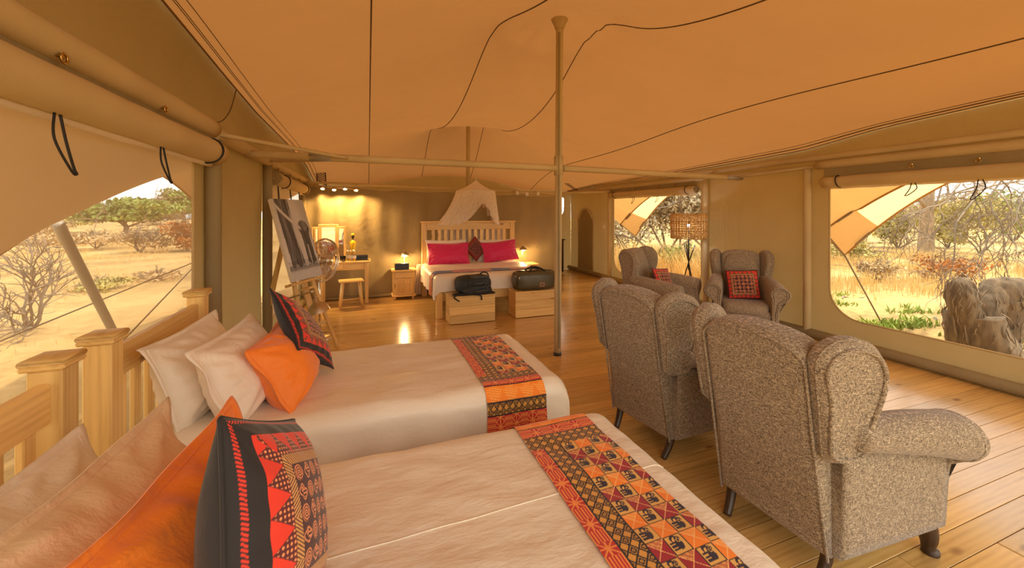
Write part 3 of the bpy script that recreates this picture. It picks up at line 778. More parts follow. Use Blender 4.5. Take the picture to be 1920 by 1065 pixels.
def elephant_photo(U, V):
    """grey photograph: two elephant legs, a tusk, dust"""
    g = .62 - .10 * V + .05 * np.sin(U * 9 + V * 3)
    nz = np.random.RandomState(3).rand(*U.shape)
    st = np.sin(U * 70 + 4 * np.sin(V * 9)) * .5 + np.sin(U * 31 + V * 12) * .5
    l1 = (U > .06 + .06 * (1 - V)) & (U < .50 - .06 * V + .03 * np.sin(V * 8)) & (V > .12)
    g = np.where(l1, .13 + .05 * st + .10 * np.exp(-((U - .22) / .05) ** 2) + .05 * nz, g)
    gap = (U > .43 + .02 * np.sin(V * 6)) & (U < .455 + .02 * np.sin(V * 6)) & l1; g = np.where(gap, .42, g)
    cx = .78 - .06 * (V - .4); w = .13 + .05 * np.exp(-((V - .62) / .05) ** 2) + .05 * np.maximum(0, .35 - V)
    l2 = (np.abs(U - cx) < w) & (V > .14) & (V < .68); g = np.where(l2, .12 + .05 * st + .06 * nz, g)
    split = l2 & (np.abs(U - cx + .02 - .05 * (V - .3)) < .018) & (V < .42); g = np.where(split, .55, g)
    fist = ((U - .76) / .15) ** 2 + ((V - .66) / .07) ** 2 < 1; g = np.where(fist, .20 + .1 * st + .08 * nz, g)
    tv = .985 - .36 * np.clip(U / .66, 0, 1) ** .75; tk = (np.abs(V - tv) < .030 * (1.1 - .5 * U)) & (U < .66); g = np.where(tk, .62 - 4. * np.abs(V - tv), g)
    base = V < .17 + .02 * np.sin(U * 30) ; g = np.where(base, .55 + .15 * (nz - .5) - .2 * np.exp(-((V - .15) / .03) ** 2), g)
    g = np.where((V < .24) & (V > .12) & (nz > .55), g * .6, g)
    g = np.clip(g * 1.18, .01, 1) ** 1.4
    return np.stack([g, g * .97, g * .93], -1)
def colour(o, C):
    a = o.data.color_attributes.new('print', 'FLOAT_COLOR', 'POINT')
    c = np.ones((len(o.data.vertices), 4), np.float32); c[:, :3] = C.reshape(-1, 3); a.data.foreach_set('color', c.ravel())

# ------------------------------------------------------------------ pillows and cushions
def nz2(U, V, sc, seed):
    rs = np.random.RandomState(seed); out = np.zeros_like(U)
    for k in range(7):
        a = rs.rand() * 2 * PI; f = sc * (.6 + .8 * rs.rand()); out += np.sin((U * math.cos(a) + V * math.sin(a)) * f + rs.rand() * 6 + .8 * np.sin(V * f * .5 + rs.rand() * 6))
    return out / 7
def pillow(name, label, cat, cen, ux, vy, t, mat, group=None, n=44, flange=.0, seed=1, prnt=None, pull=.07, wr=.012, sag=.25, back=None, backmat='black_cotton'):
    """closed soft cushion; ux, vy = full edge vectors; front is ux x vy"""
    ux, vy, cen = Vector(ux), Vector(vy), Vector(cen); w, h = ux.length, vy.length
    ex = ux.normalized(); nz = ex.cross(vy).normalized(); ey = nz.cross(ex)
    F = 1 + flange
    lin = np.linspace(-F, F, n + 1); U, V = np.meshgrid(lin, lin)
    u = np.clip(U, -1, 1); v = np.clip(V, -1, 1)
    prof = ((1 - np.abs(u) ** 2.4) * (1 - np.abs(v) ** 2.4)); prof = np.maximum(prof, 0) ** .62
    prof *= 1 - sag * v
    wrk = nz2(U, V, 4.5, seed) * wr + nz2(U, V, 11, seed + 9) * wr * .45
    ang = np.arctan2(v, u); edge = np.maximum(np.abs(u), np.abs(v))
    wrk += wr * (.5 if prnt is None else .25) * np.sin(ang * 17 + 2 * nz2(U, V, 3, seed + 3)) * np.exp(-((edge - .85) / .16) ** 2)
    for cx_, cy_ in ((1, 1), (1, -1), (-1, 1), (-1, -1)):
        dx_, dy_ = u - cx_, v - cy_; dc = np.hypot(dx_, dy_)
        wrk += wr * (.75 if prnt is None else .35) * np.sin(np.arctan2(dy_, dx_) * 11 + seed + cx_ + 2 * cy_) * np.exp(-(dc / .75) ** 2) * np.minimum(dc * 3, 1)
    fl = np.maximum(np.maximum(np.abs(U), np.abs(V)) - 1, 0)
    X = w / 2 / F * (U * (1 - pull * (1 - np.minimum(v * v, 1)) * np.abs(u) ** 2)); Y = h / 2 / F * (V * (1 - pull * (1 - np.minimum(u * u, 1)) * np.abs(v) ** 2))
    fz = fl / max(flange, .01) * (.006 * np.sin(np.where(np.abs(U) > np.abs(V), V, U) * 5 + seed) + .016 * nz2(U, V, 5, seed + 77)) if flange else 0
    Zt = t / 2 * prof + wrk * np.minimum(prof * 3, 1) + .003 + fz
    Zb = -t / 2 * prof - wrk * np.minimum(prof * 3, 1) * .5 - .003 + fz
    loc = np.concatenate([np.stack([X, Y, Zt], -1).reshape(-1, 3), np.stack([X, Y, Zb], -1).reshape(-1, 3)])
    N1 = (n + 1) ** 2; f1 = gridfaces(n, n); f2 = gridfaces(n, n, True) + N1
    bd = [i for i in range(n + 1)] + [i * (n + 1) + n for i in range(1, n + 1)] + [n * (n + 1) + i for i in range(n - 1, -1, -1)] + [i * (n + 1) for i in range(n - 1, 0, -1)]
    bd = np.array(bd); nx_ = np.roll(bd, -1); f3 = np.stack([bd, bd + N1, nx_ + N1, nx_], 1)
    Mx = np.array([ex, ey, nz]); W = loc @ Mx
    if prnt is None:
        o = arr_mesh(name, W, np.concatenate([f1, f2, f3]), mat); o.location = cen; tag(o, label, cat, group)
        if flange:
            k0 = int(round((1 - 1 / F) / 2 * n)); k1 = n - k0; rg_ = list(range(k0, k1))
            lp = [k0 * (n + 1) + i for i in rg_] + [i * (n + 1) + k1 for i in rg_] + [k1 * (n + 1) + (n - i) for i in rg_] + [(n - i) * (n + 1) + k0 for i in rg_]
            MB().tube([tuple(W[i] + np.array(nz) * .0008) for i in lp], .0022, 5, closed=True).build('flange_seam', mat, o)
        return o
    o = arr_mesh(name, W, np.concatenate([f1, f3]), mat); o.location = cen; tag(o, label, cat, group)
    C = prnt((lin[None, :] / F + 1) / 2 + 0 * U, (lin[:, None] / F + 1) / 2 + 0 * U); colour(o, np.concatenate([C.reshape(-1, 3), np.tile(np.array(BLK), (N1, 1))]))
    b = arr_mesh('back_cover', W, f2, backmat, o)
    P = W[bd] ; MB().tube([tuple((W[i] + W[i + N1]) / 2) for i in bd[::max(1, n // 40)]], .0045, 6, closed=True).build('piping', backmat, o)
    return o

# ------------------------------------------------------------------ beds
def wrap(a, lo, hi, r, mode):
    """unrolled coordinate -> (position, drop); mode 'b' hangs at both ends, 'h' only beyond hi"""
    def end(e, r): # e = distance past the start of the rounding
        q = r * PI / 2
        if e <= 0: return 0, 0
        if e < q: return r * math.sin(e / r), r * (1 - math.cos(e / r))
        return r + .04 * (e - q), r + (e - q)
    if a > hi - r:
        p, d = end(a - (hi - r), r); return hi - r + p, d
    if mode == 'b' and a < lo + r:
        p, d = end(lo + r - a, r); return lo + r - p, d
    return a, 0
def drape_fn(x0, x1, y0, y1, z, r, zmin, mode='x', wr=.005, seed=0, lift=0.):
    def f(a, b_):
        X, dx = wrap(a, x0, x1, r, 'h'); Y, dy = wrap(b_, y0, y1, r, 'b')
        q = Vector((a * 2.2, b_ * 3.2, seed)); h = wr * (noise.noise(q * 1.3) + .6 * noise.noise(q * 3.1 + Vector((5, a * 3, 0))))
        fold = .012 * math.sin(a * 23 + 2 * noise.noise(q)) * min(1, max(0, (dy - r) / .15)) + .010 * math.sin(b_ * 21) * min(1, max(0, (dx - r) / .15))
        sgy = -1 if b_ < (y0 + y1) / 2 else 1
        zz = max(zmin, z - dx - dy + h + lift * (1 if dx + dy < r else .3))
        return (X + (h * .5 + fold + lift if dx > r * .6 else 0), Y + sgy * ((h + fold + lift) if dy > r * .6 else 0), zz)
    return f
def drape_mesh(name, f, a0, a1, b0, b1, na, nb, mat, parent=None):
    V = np.array([f(a0 + (a1 - a0) * i / na, b0 + (b1 - b0) * j / nb) for j in range(nb + 1) for i in range(na + 1)])
    return arr_mesh(name, V, gridfaces(na, nb), mat, parent)

def single_bed(y0, label, seed, ho=0.):
    t = thing('single_bed', (0, y0, 0), label, 'bed')
    xh = -.945; wY = .98; ztop = .60
    for yy in (.03 + ho, wY - .06 + ho):
        m = MB(); m.box((xh, yy, .505), (.085, .085, 1.01), .006); m.build('post', 'pine_z', t)
        m = MB(); m.box((xh, yy, 1.018), (.112, .112, .018), .006); m.plump([(-.056, -.056), (.056, -.056), (.056, .056), (-.056, .056)], .022, .011, .004, Matrix.Translation((xh, yy, 1.034)), 2); m.build('post_cap', 'pine_y', t)
    MB().box((xh, wY / 2 - .015 + ho, .905), (.034, wY - .17, .125), .005).build('top_rail', 'pine_y', t)
    MB().box((xh, wY / 2 - .015 + ho, .40), (.034, wY - .17, .10), .005).build('bottom_rail', 'pine_y', t)
    for k in range(7):
        MB().box((xh, .03 + ho + (wY - .09) * (k + 1) / 8, .65), (.022, .048, .41), .004).build('slat', 'pine_z', t)
    for yy in (.05, wY - .05): MB().box((0, yy, .28), (1.82, .028, .16), .004).build('side_rail', 'pine_x', t)
    for yy in (.06, wY - .06): MB().box((.88, yy, .18), (.08, .08, .36), .005).build('leg', 'pine_z', t)
    MB().box((.90, wY / 2, .28), (.028, wY - .2, .16), .004).build('foot_rail', 'pine_y', t)
    MB().blob((.02, wY / 2, .45), (1.82, wY - .06, .28), 10, 9).build('mattress', 'white_linen', t)
    f = drape_fn(-.92, 1.03, 0.0, wY - .02, ztop, .085, .2, seed=seed, wr=.009)
    dv = drape_mesh('duvet', f, -.90, 1.03 + .30, -.31, wY + .29, 110, 84, 'white_linen', t)
    return t, f, wY
B1, f1, W1 = single_bed(1.92, 'far pine single bed with white bedding, beside the easel', 3)
B2, f2, W2 = single_bed(.66, 'near pine single bed with white bedding, closest to the viewer', 8, .115)
# stitched seam across the near duvet
MB().tube([tuple(Vector(f2(-.35 + 1.35 * k / 70, .47 + .03 * k / 70)) + Vector((0, 0, .001))) for k in range(71)], .0016, 5).build('seam', 'white_linen', B2)
def runner(parent, f, wY, x0, W, label, bands, na=190, nb=560):
    g = drape_fn(-.92, 1.03, 0.0, wY - .02, .60, .085, .2, seed=3 if parent is B1 else 8, lift=.006, wr=.009)
    b0, b1 = -.27, wY + .22
    o = drape_mesh('bed_runner', g, x0, x0 + W, b0, b1, na, nb, 'printed_cloth')
    o.location = parent.location
    S, T = np.meshgrid(np.linspace(0, W, na + 1), np.linspace(b0, b1, nb + 1)); colour(o, runner_print(S, T, W, bands)); tag(o, label, 'bed runner'); return o
runner(B1, f1, W1, .56, .325, 'printed elephant runner across the foot of the far single bed', [(-.30, -.17, 'x'), (-.17, -.09, 'red'), (-.09, -.03, 'lattice'), (-.03, .05, 'orange'), (.05, .11, 'red'), (.11, .18, 'lattice'), (.86, .92, 'lattice'), (.92, 1.3, 'red')], 150, 420)
runner(B2, f2, W2, .575, .325, 'printed elephant runner across the foot of the near single bed', [(-.3, .0, 'orange'), (.0, .06, 'red'), (.72, .80, 'lattice'), (.80, .865, 'red'), (.865, .94, 'orange'), (.94, 1.3, 'lattice')], 190, 560)

def lean(cen, w, h, tilt, yaw=0, roll=0):
    """edge vectors of a pillow that leans back: it faces +X turned by yaw"""
    r = Vector((0, w, 0)); u = Vector((-math.sin(tilt) * h, 0, math.cos(tilt) * h))
    Rz = Matrix.Rotation(yaw, 3, 'Z'); r, u = Rz @ r, Rz @ u
    if roll: q = Matrix.Rotation(roll, 3, r.cross(u).normalized()); r, u = q @ r, q @ u
    return cen, r, u
# far bed
pillow('pillow', 'white oxford pillow against the headboard of the far single bed', 'pillow', *lean((-.765, 2.33, .755), .66, .42, R(20), R(-4)), .25, 'white_linen', flange=.10, seed=3, wr=.012)
pillow('pillow', 'pale pillow second from the headboard on the far single bed', 'pillow', *lean((-.56, 2.25, .75), .66, .42, R(24), R(-6)), .24, 'pink_linen', flange=.10, seed=5, wr=.012)
pillow('pillow', 'orange pillow third from the headboard on the far single bed', 'pillow', *lean((-.385, 2.25, .745), .46, .37, R(30), R(-8), R(3)), .22, 'orange_cotton', flange=.06, seed=7, wr=.013)
BR_, BL_, TL_ = Vector((-.20, 2.45, .615)), Vector((-.334, 2.14, .84)), Vector((-.477, 2.457, 1.05))
pillow('cushion', 'patterned black and red cushion tilted on its corner on the far single bed', 'cushion', (BR_ + TL_) / 2 + Vector((.0, 0, .02)), (BR_ - BL_), (TL_ - BL_), .13, 'printed_cloth', n=150, seed=9, prnt=cushion_print, pull=.05, wr=.006, sag=.1)
# near bed
pillow('pillow', 'white pillow lying flat nearest the headboard of the near single bed', 'pillow', *lean((-.73, 1.20, .69), .72, .40, R(30), R(-3)), .17, 'white_linen', flange=.10, seed=13, wr=.012)
pillow('pillow', 'cream pillow second from the headboard on the near single bed', 'pillow', *lean((-.52, 1.12, .73), .72, .45, R(22), R(-4)), .19, 'cream_linen', flange=.09, seed=15, wr=.013)
pillow('pillow', 'orange pillow behind the patterned cushion on the near single bed', 'pillow', *lean((-.33, 1.05, .755), .66, .44, R(22), R(-6)), .17, 'orange_cotton', flange=.10, seed=17, wr=.016)
TR_, TL_, BR_ = Vector((-.20, 1.06, .965)), Vector((-.265, .715, 1.15)), Vector((-.11, 1.14, .585))
pillow('cushion', 'patterned black and red cushion propped up on the near single bed', 'cushion', (TL_ + BR_) / 2, (TR_ - TL_), (TR_ - BR_), .18, 'printed_cloth', n=300, seed=21, prnt=cushion_print, pull=.04, wr=.005, sag=.05)

# king bed
K = thing('double_bed', (.90, 5.60, 0), 'wide pine double bed with slatted headboard before the canvas partition', 'bed')
KW, KL = 1.76, 1.64; hy = KL
for xx in (.045, KW - .045):
    MB().box((xx, hy, .655), (.09, .07, 1.31), .006).build('post', 'pine_z', K)
    MB().box((xx, .04, .185), (.085, .085, .37), .005).build('leg', 'pine_z', K)
MB().box((KW / 2, hy, 1.325), (KW + .04, .10, .03), .006).build('top_cap', 'pine_x', K)
MB().box((KW / 2, hy, 1.245), (KW - .18, .035, .13), .005).build('top_rail', 'pine_x', K)
MB().box((KW / 2, hy, .52), (KW - .18, .035, .14), .005).build('bottom_rail', 'pine_x', K)
for k in range(13): MB().box((.09 + (KW - .18) * (k + 1) / 14, hy, .885), (.058, .02, .60), .004).build('slat', 'pine_z', K)
for xx in (.03, KW - .03): MB().box((xx, KL / 2, .31), (.03, KL - .12, .13), .004).build('side_rail', 'pine_y', K)
MB().box((KW / 2, .03, .31), (KW - .17, .03, .13), .004).build('foot_rail', 'pine_x', K)
MB().blob((KW / 2, KL / 2 - .02, .47), (KW - .04, KL - .10, .22), 10, 10).build('mattress', 'white_linen', K)
def king_fn(lift=0., wr=.008):
    def f(a, b_):   # a across 0..KW both ends hang, b_ along from head (0) to foot
        X, dx = wrap(a, -.02, KW + .02, .10, 'b'); Yd, dy = wrap(b_, 0, KL - .04, .10, 'h')
        q = Vector((a * 2, b_ * 2.4, 4)); h = wr * (noise.noise(q) + .6 * noise.noise(q * 2.7))
        fold = .012 * math.sin(b_ * 17 + 3 * noise.noise(q)) * min(1, max(0, (dx - .1) / .12)) + .006 * math.sin(a * 13) * min(1, max(0, (dy - .1) / .12))
        s = -1 if a < KW / 2 else 1
        return (X + s * ((fold + lift) if dx > .06 else 0), KL - .04 - Yd - ((fold + lift) if dy > .06 else 0), max(.27, .60 - dx - dy + h + lift * (1 if dx + dy < .1 else .2)))
    return f
fk = king_fn(); drape_mesh('duvet', fk, -.28, KW + .28, 0, KL + .14, 100, 80, 'white_linen', K).data.flip_normals()
gk = king_fn(.008); o = drape_mesh('bed_runner', gk, -.30, KW + .2, KL - .52, KL - .27, 330, 40, 'printed_cloth'); o.location = K.location; o.data.flip_normals()
T, S = np.meshgrid(np.linspace(-.30, KW + .2, 331), np.linspace(0, .25, 41)); colour(o, king_print(S, T, .25)); tag(o, 'blue and orange runner across the double bed', 'bed runner')
def kp(name, label, cat, x, y, z, w, h, t, mat, tilt=16, roll=0, **k):
    r = Vector((w, 0, 0)); u = Vector((0, math.sin(R(tilt)) * h, math.cos(R(tilt)) * h))
    q = Matrix.Rotation(R(roll), 3, r.cross(u).normalized()); return pillow(name, label, cat, (.90 + x, y, z), q @ r, q @ u, t, mat, **k)
kp('pillow', 'white pillow behind the magenta pillow on the side by the black box', 'pillow', .42, 7.10, .80, .74, .42, .13, 'white_linen', 10, flange=.06, seed=31)
kp('pillow', 'white pillow behind the magenta pillow on the side by the duffel bag', 'pillow', 1.36, 7.10, .79, .74, .42, .13, 'white_linen', 10, flange=.06, seed=33)
kp('pillow', 'magenta pillow on the double bed, on the side by the black box', 'pillow', .43, 6.93, .77, .74, .40, .17, 'magenta_cotton', 18, flange=.05, seed=35)
kp('pillow', 'magenta pillow on the double bed, on the side by the duffel bag', 'pillow', 1.37, 6.93, .79, .68, .38, .17, 'magenta_cotton', 18, 5, flange=.05, seed=37)
kp('cushion', 'small patterned cushion standing on its corner between the magenta pillows', 'cushion', .93, 7.0, .84, .32, .32, .10, 'printed_cloth', 14, 45, n=110, seed=39, prnt=dark_red_print, wr=.004, sag=0)

# mosquito net hung above the headboard
NT = thing('mosquito_net', (1.88, 7.22, 2.12), 'white mosquito net gathered on a ring above the double bed headboard', 'mosquito net')
RR = .36
def cone(u, v):
    a = 2 * PI * u; r = .015 + (RR - .015) * v ** 1.15; return (r * math.cos(a), .60 * r * math.sin(a) - .05, -.03 - .20 * v - .015 * math.sin(PI * v) + .004 * math.sin(a * 14) * v)
MB().grid(72, 10, cone).build('cone_top', 'mosquito_net', NT)
def skirt(u, v):    # gathered cloth, parted low at the front and drawn aside over the headboard
    a = 2 * PI * (u + .75); da = math.atan2(math.sin(a + PI / 2 - .25), math.cos(a + PI / 2 - .25))
    gap = math.exp(-(da / .42) ** 2); ln = .62 * (1 - .62 * gap)
    r = RR * (1 + .32 * v); fold = (.010 + .02 * v) * math.sin(u * 190 + 5 * v)
    return ((r + fold) * math.cos(a) - .20 * v * v * max(0, -math.cos(a)) - .02 * v, .60 * (r + fold) * math.sin(a) - .05 + .10 * v, -.23 - ln * v)
MB().grid(260, 14, skirt).build('net_skirt', 'mosquito_net', NT)
m = MB(); m.tube([(RR * math.cos(2 * PI * k / 40), .60 * RR * math.sin(2 * PI * k / 40) - .05, -.23) for k in range(40)], .007, 6, closed=True); m.build('ring', 'white_plastic', NT)
m = MB(); m.tube([(0, -.05, 0), (0, -.03, .14)], .004, 6); m.tube(smoothpath([(0, -.05, -.03), (-.012, -.05, .015), (0, -.05, .03), (.012, -.05, .015), (0, -.05, -.03)]), .006, 6); m.build('hanging_cord', 'net_white', NT)
m = MB(); m.grid(60, 16, lambda u, v: (-.62 + 1.25 * u * (1 - .15 * v), .06 + .03 * math.sin(u * 55) + .02 * math.sin(v * 9), -.82 - .85 * v)); m.build('net_gathered', 'mosquito_net', NT)
m = MB(); m.grid(36, 18, lambda u, v: (-1.0 + .03 * math.sin(u * 30) + (.12 + .14 * v) * (u - .5) - .02 * v, -.02 + .06 * math.sin(u * PI) + .025 * math.sin(u * 34), -1.55 - .54 * v)); m.build('net_tail', 'mosquito_net', NT)

# ------------------------------------------------------------------ wing armchairs
def make_chair(label, loc, facing, sc=1.):
    t = thing('wing_armchair', loc, label, 'armchair', math.atan2(facing[1], facing[0]) - PI / 2, 'wing armchairs around the low table'); t.scale = (sc, sc, sc)
    lean_ = R(9.5); yb = -.33
    up = Vector((0, -math.sin(lean_), math.cos(lean_))); fn = Vector((0, math.cos(lean_), math.sin(lean_)))
    def bpt(x, h, d): return Vector((x, yb, .13)) + up * h + fn * d
    Mb = Matrix((Vector((-1, 0, 0)), up, fn)).transposed().to_4x4(); Mb.translation = Vector((0, yb + .075, .13))
    H = .885
    ol = [(-.24, 0), (.24, 0), (.238, .25), (.235, .50), (.236, .70), (.236, .80), (.228, .84)] + [(.212 * math.cos(a), .848 + .052 * math.sin(a)) for a in [PI * k / 14 for k in range(1, 14)]] + [(-.228, .84), (-.236, .80), (-.236, .70), (-.235, .50), (-.238, .25)]
    MB().slab(ol, .15, .04, Mb, 5).build('backrest', 'tweed', t)
    MB().blob((0, .50, .05), (.43, .70, .13), 12, 4, Mb).build('back_cushion', 'tweed', t)
    pl = [(p[0] * .985, p[1] - (.02 if p[1] > .8 else 0)) for p in ol[1:]] + [ol[0]]
    m = MB(); m.tube([Mb @ Vector((p[0], p[1], -.073)) for p in pl], .006, 6); m.build('back_piping', 'tweed', t)
    # wings: outline forward distance (d), height (h) over the back line
    wo = [(-.005, .44), (-.01, .60), (-.015, .78), (.0, .835), (.035, .872), (.085, .892), (.14, .89), (.185, .868), (.215, .825), (.226, .77), (.22, .70), (.20, .63), (.172, .56), (.15, .50), (.138, .45), (.11, .418), (.06, .41), (.02, .415)]
    wo = [(p.x * 1.16, p.y + .018 * max(0, (p.y - .45) / .44)) for p in smoothpath([(a, b_, 0) for a, b_ in wo], 3)]
    for sx in (-1, 1):
        fl = R(18); out = Vector((sx * math.cos(fl), -math.sin(fl) * 1.0, 0)); fwd = Vector((sx * math.sin(fl), math.cos(fl), 0))
        upw = (up + Vector((sx * .06, 0, 0))).normalized()
        if sx > 0: cols = (fwd, upw, fwd.cross(upw))
        else: cols = (fwd, upw, fwd.cross(upw))
        Mw = Matrix(cols).transposed().to_4x4(); Mw.translation = Vector((sx * .215, yb + .02, .13))
        MB().slab(wo, .092, .034, Mw, 6).build('wing', 'tweed', t)
        nsg = 1 if Mw.to_3x3().col[2].x * sx > 0 else -1
        for ins, off in ((.030, .049), (.003, .016)):
            cen = Vector((.09, .68)); q = []
            for p in wo:
                v_ = Vector(p) - cen; q.append(Mw @ Vector((*(cen + v_ * (1 - ins / max(v_.length, .05))), nsg * off)))
            m = MB(); m.tube(q, .0095 if ins > .01 else .006, 6, closed=True); m.build('wing_piping', 'tweed', t)
        # arm: side panel + roll + front scroll
        def prof(y):
            k = (y + .30) / .62; return .245 + .075 * k, .645 - .085 * k - .04 * max(0, k - .6)     # half width, roll centre height
        ys = [-.30 + .62 * i / 14 for i in range(15)]
        pts, fs = [], []
        sec = 30
        for y in ys:
            hw, zc = prof(y); r_ = .062 + .036 * (y + .3) / .62; xo = hw + .045; cs = []
            xin = hw - .045; cs.append((xin, .15)); cs.append((xin, .3)); cs.append((xin - .002, zc - .06))
            for k in range(17):
                a = PI * .93 - (PI * 1.52) * k / 16; cs.append((xo + r_ * 1.12 * math.cos(a), zc + r_ * math.sin(a)))
            cs += [(hw + .045, zc - r_ * .98), (hw + .042, zc - .14), (hw + .036, .32), (hw + .030, .18), (hw + .026, .135), (hw - .03, .13)]
            sec = len(cs); pts += [(sx * x, y, z) for x, z in cs]
        for i in range(len(ys) - 1):
            for k in range(sec):
                a, b_ = i * sec + k, i * sec + (k + 1) % sec; q = (a, b_, b_ + sec, a + sec); fs.append(q if sx > 0 else q[::-1])
        fs.append(tuple(range(sec)) if sx < 0 else tuple(range(sec))[::-1]); e = (len(ys) - 1) * sec; fs.append(tuple(e + k for k in range(sec)) if sx > 0 else tuple(e + k for k in range(sec))[::-1])
        MB().add(pts, fs, True).build('arm', 'tweed', t)
        hw, zc = prof(.32); xo = hw + .045; r_ = .098
        so = [(hw + .02, .135), (hw + .026, .32), (hw + .040, zc - .16), (hw + .046, zc - .125)] + [(xo + r_ * 1.12 * math.cos(a), zc + r_ * math.sin(a)) for a in [-1.15 + (PI + 1.35) * k / 18 for k in range(19)]] + [(hw - .05, zc - .05), (hw - .048, .30), (hw - .035, .135)]
        pts2 = [(-sx * x, z) for x, z in so]
        Ms = Matrix((Vector((-1, 0, 0)), Vector((0, 0, 1)), Vector((0, 1, 0)))).transposed().to_4x4(); Ms.translation = Vector((0, .318, 0))
        MB().slab(pts2, .045, .008, Ms, 2, False).build('arm_front', 'tweed', t)
        NP = len(pts2); sg_ = 1 if sum(pts2[i][0] * pts2[(i + 1) % NP][1] - pts2[(i + 1) % NP][0] * pts2[i][1] for i in range(NP)) > 0 else -1
        for ins in (.016, .036):
            q = []
            for i in range(NP):
                e = Vector(pts2[(i + 1) % NP]) - Vector(pts2[i - 1]); e.normalize(); nv = Vector((e.y, -e.x)) * sg_; k_ = .7 if pts2[i][1] < .45 else 1.; q.append(Ms @ Vector((pts2[i][0] - nv.x * ins * k_, pts2[i][1] - nv.y * ins * k_, .024)))
            MB().tube(q[:-1], .0095, 6, False).build('arm_piping', 'tweed', t)
        # legs
        m = MB(); m.tube(smoothpath([(sx * .215, -.275, .16), (sx * .213, -.285, .10), (sx * .208, -.305, .05), (sx * .20, -.335, 0)], 4), [.026 - .008 * k / 12 for k in range(13)], 8); m.build('leg', 'dark_wood_z', t)
        m = MB(); m.tube(smoothpath([(sx * .285, .255, .17), (sx * .295, .275, .12), (sx * .305, .285, .07), (sx * .305, .285, .03), (sx * .31, .295, .0)], 4), [.058 - .032 * min(1, k / 11) + .006 * (k > 13) for k in range(17)], 10); m.build('leg', 'dark_wood_z', t)
    MB().box((0, .02, .225), (.55, .60, .185), .02).build('seat_base', 'tweed', t)
    MB().blob((0, .05, .335), (.54, .60, .15), 12, 5).build('seat_cushion', 'tweed', t)
    m = MB(); m.tube([(-.265, .325, .268), (.265, .325, .268)], .006, 6); m.build('seat_piping', 'tweed', t)
    return t
CH_A = make_chair('nearest grey tweed wing armchair, seen from behind beside the near bed', (2.02, 1.315, 0), (1, .06))
CH_B = make_chair('grey tweed wing armchair seen from behind, second from the viewer, opposite the runner', (1.99, 2.22, 0), (1, .16))
CH_C = make_chair('grey tweed wing armchair turned sideways before the far right window', (3.57, 4.17, 0), (.50, -.86))
CH_D = make_chair('grey tweed wing armchair facing the viewer against the olive wall panel', (4.51, 3.79, 0), (-.70, -.71), .97)
def seat_cushion(label, chair, lx, ly, lz, w, tilt, yaw, roll, seed):
    M = Matrix.Translation(chair.location) @ Matrix.Rotation(chair.rotation_euler.z + yaw, 4, 'Z')
    r = M.to_3x3() @ Vector((-w, 0, 0)); u = M.to_3x3() @ Vector((0, -math.sin(tilt) * w, math.cos(tilt) * w)); q = Matrix.Rotation(roll, 3, r.cross(u).normalized())
    c = Matrix.Translation(chair.location) @ Matrix.Rotation(chair.rotation_euler.z, 4, 'Z') @ Vector((lx, ly, lz))
    return pillow('cushion', label, 'cushion', c, q @ r, q @ u, .12, 'printed_cloth', n=130, seed=seed, prnt=red_print, wr=.005, sag=.1, pull=.04)
seat_cushion('red patterned cushion on the armchair facing the viewer', CH_D, .0, .0, .575, .37, R(18), R(4), R(4), 41)
seat_cushion('red patterned cushion on the armchair before the far right window', CH_C, .03, .02, .60, .37, R(20), R(-10), R(-6), 43)

# low table hidden between the armchairs, only its reddish legs show
t = thing('low_table', (2.98, 2.45, 0), 'low reddish wood table mostly hidden between the armchairs', 'table')
MB().box((0, 0, .36), (.46, .95, .03), .006).build('table_top', 'red_wood_y', t)
for sy in (-1, 1):
    for sx in (-1, 1): MB().bar((sx * .2, sy * .40, .34), (-sx * .22, sy * .46, .0), .035, .03).build('leg', 'red_wood_z', t)
    MB().bar((-.1, sy * .43, .17), (.1, sy * .43, .17), .02, .02).build('stretcher', 'red_wood_x', t)

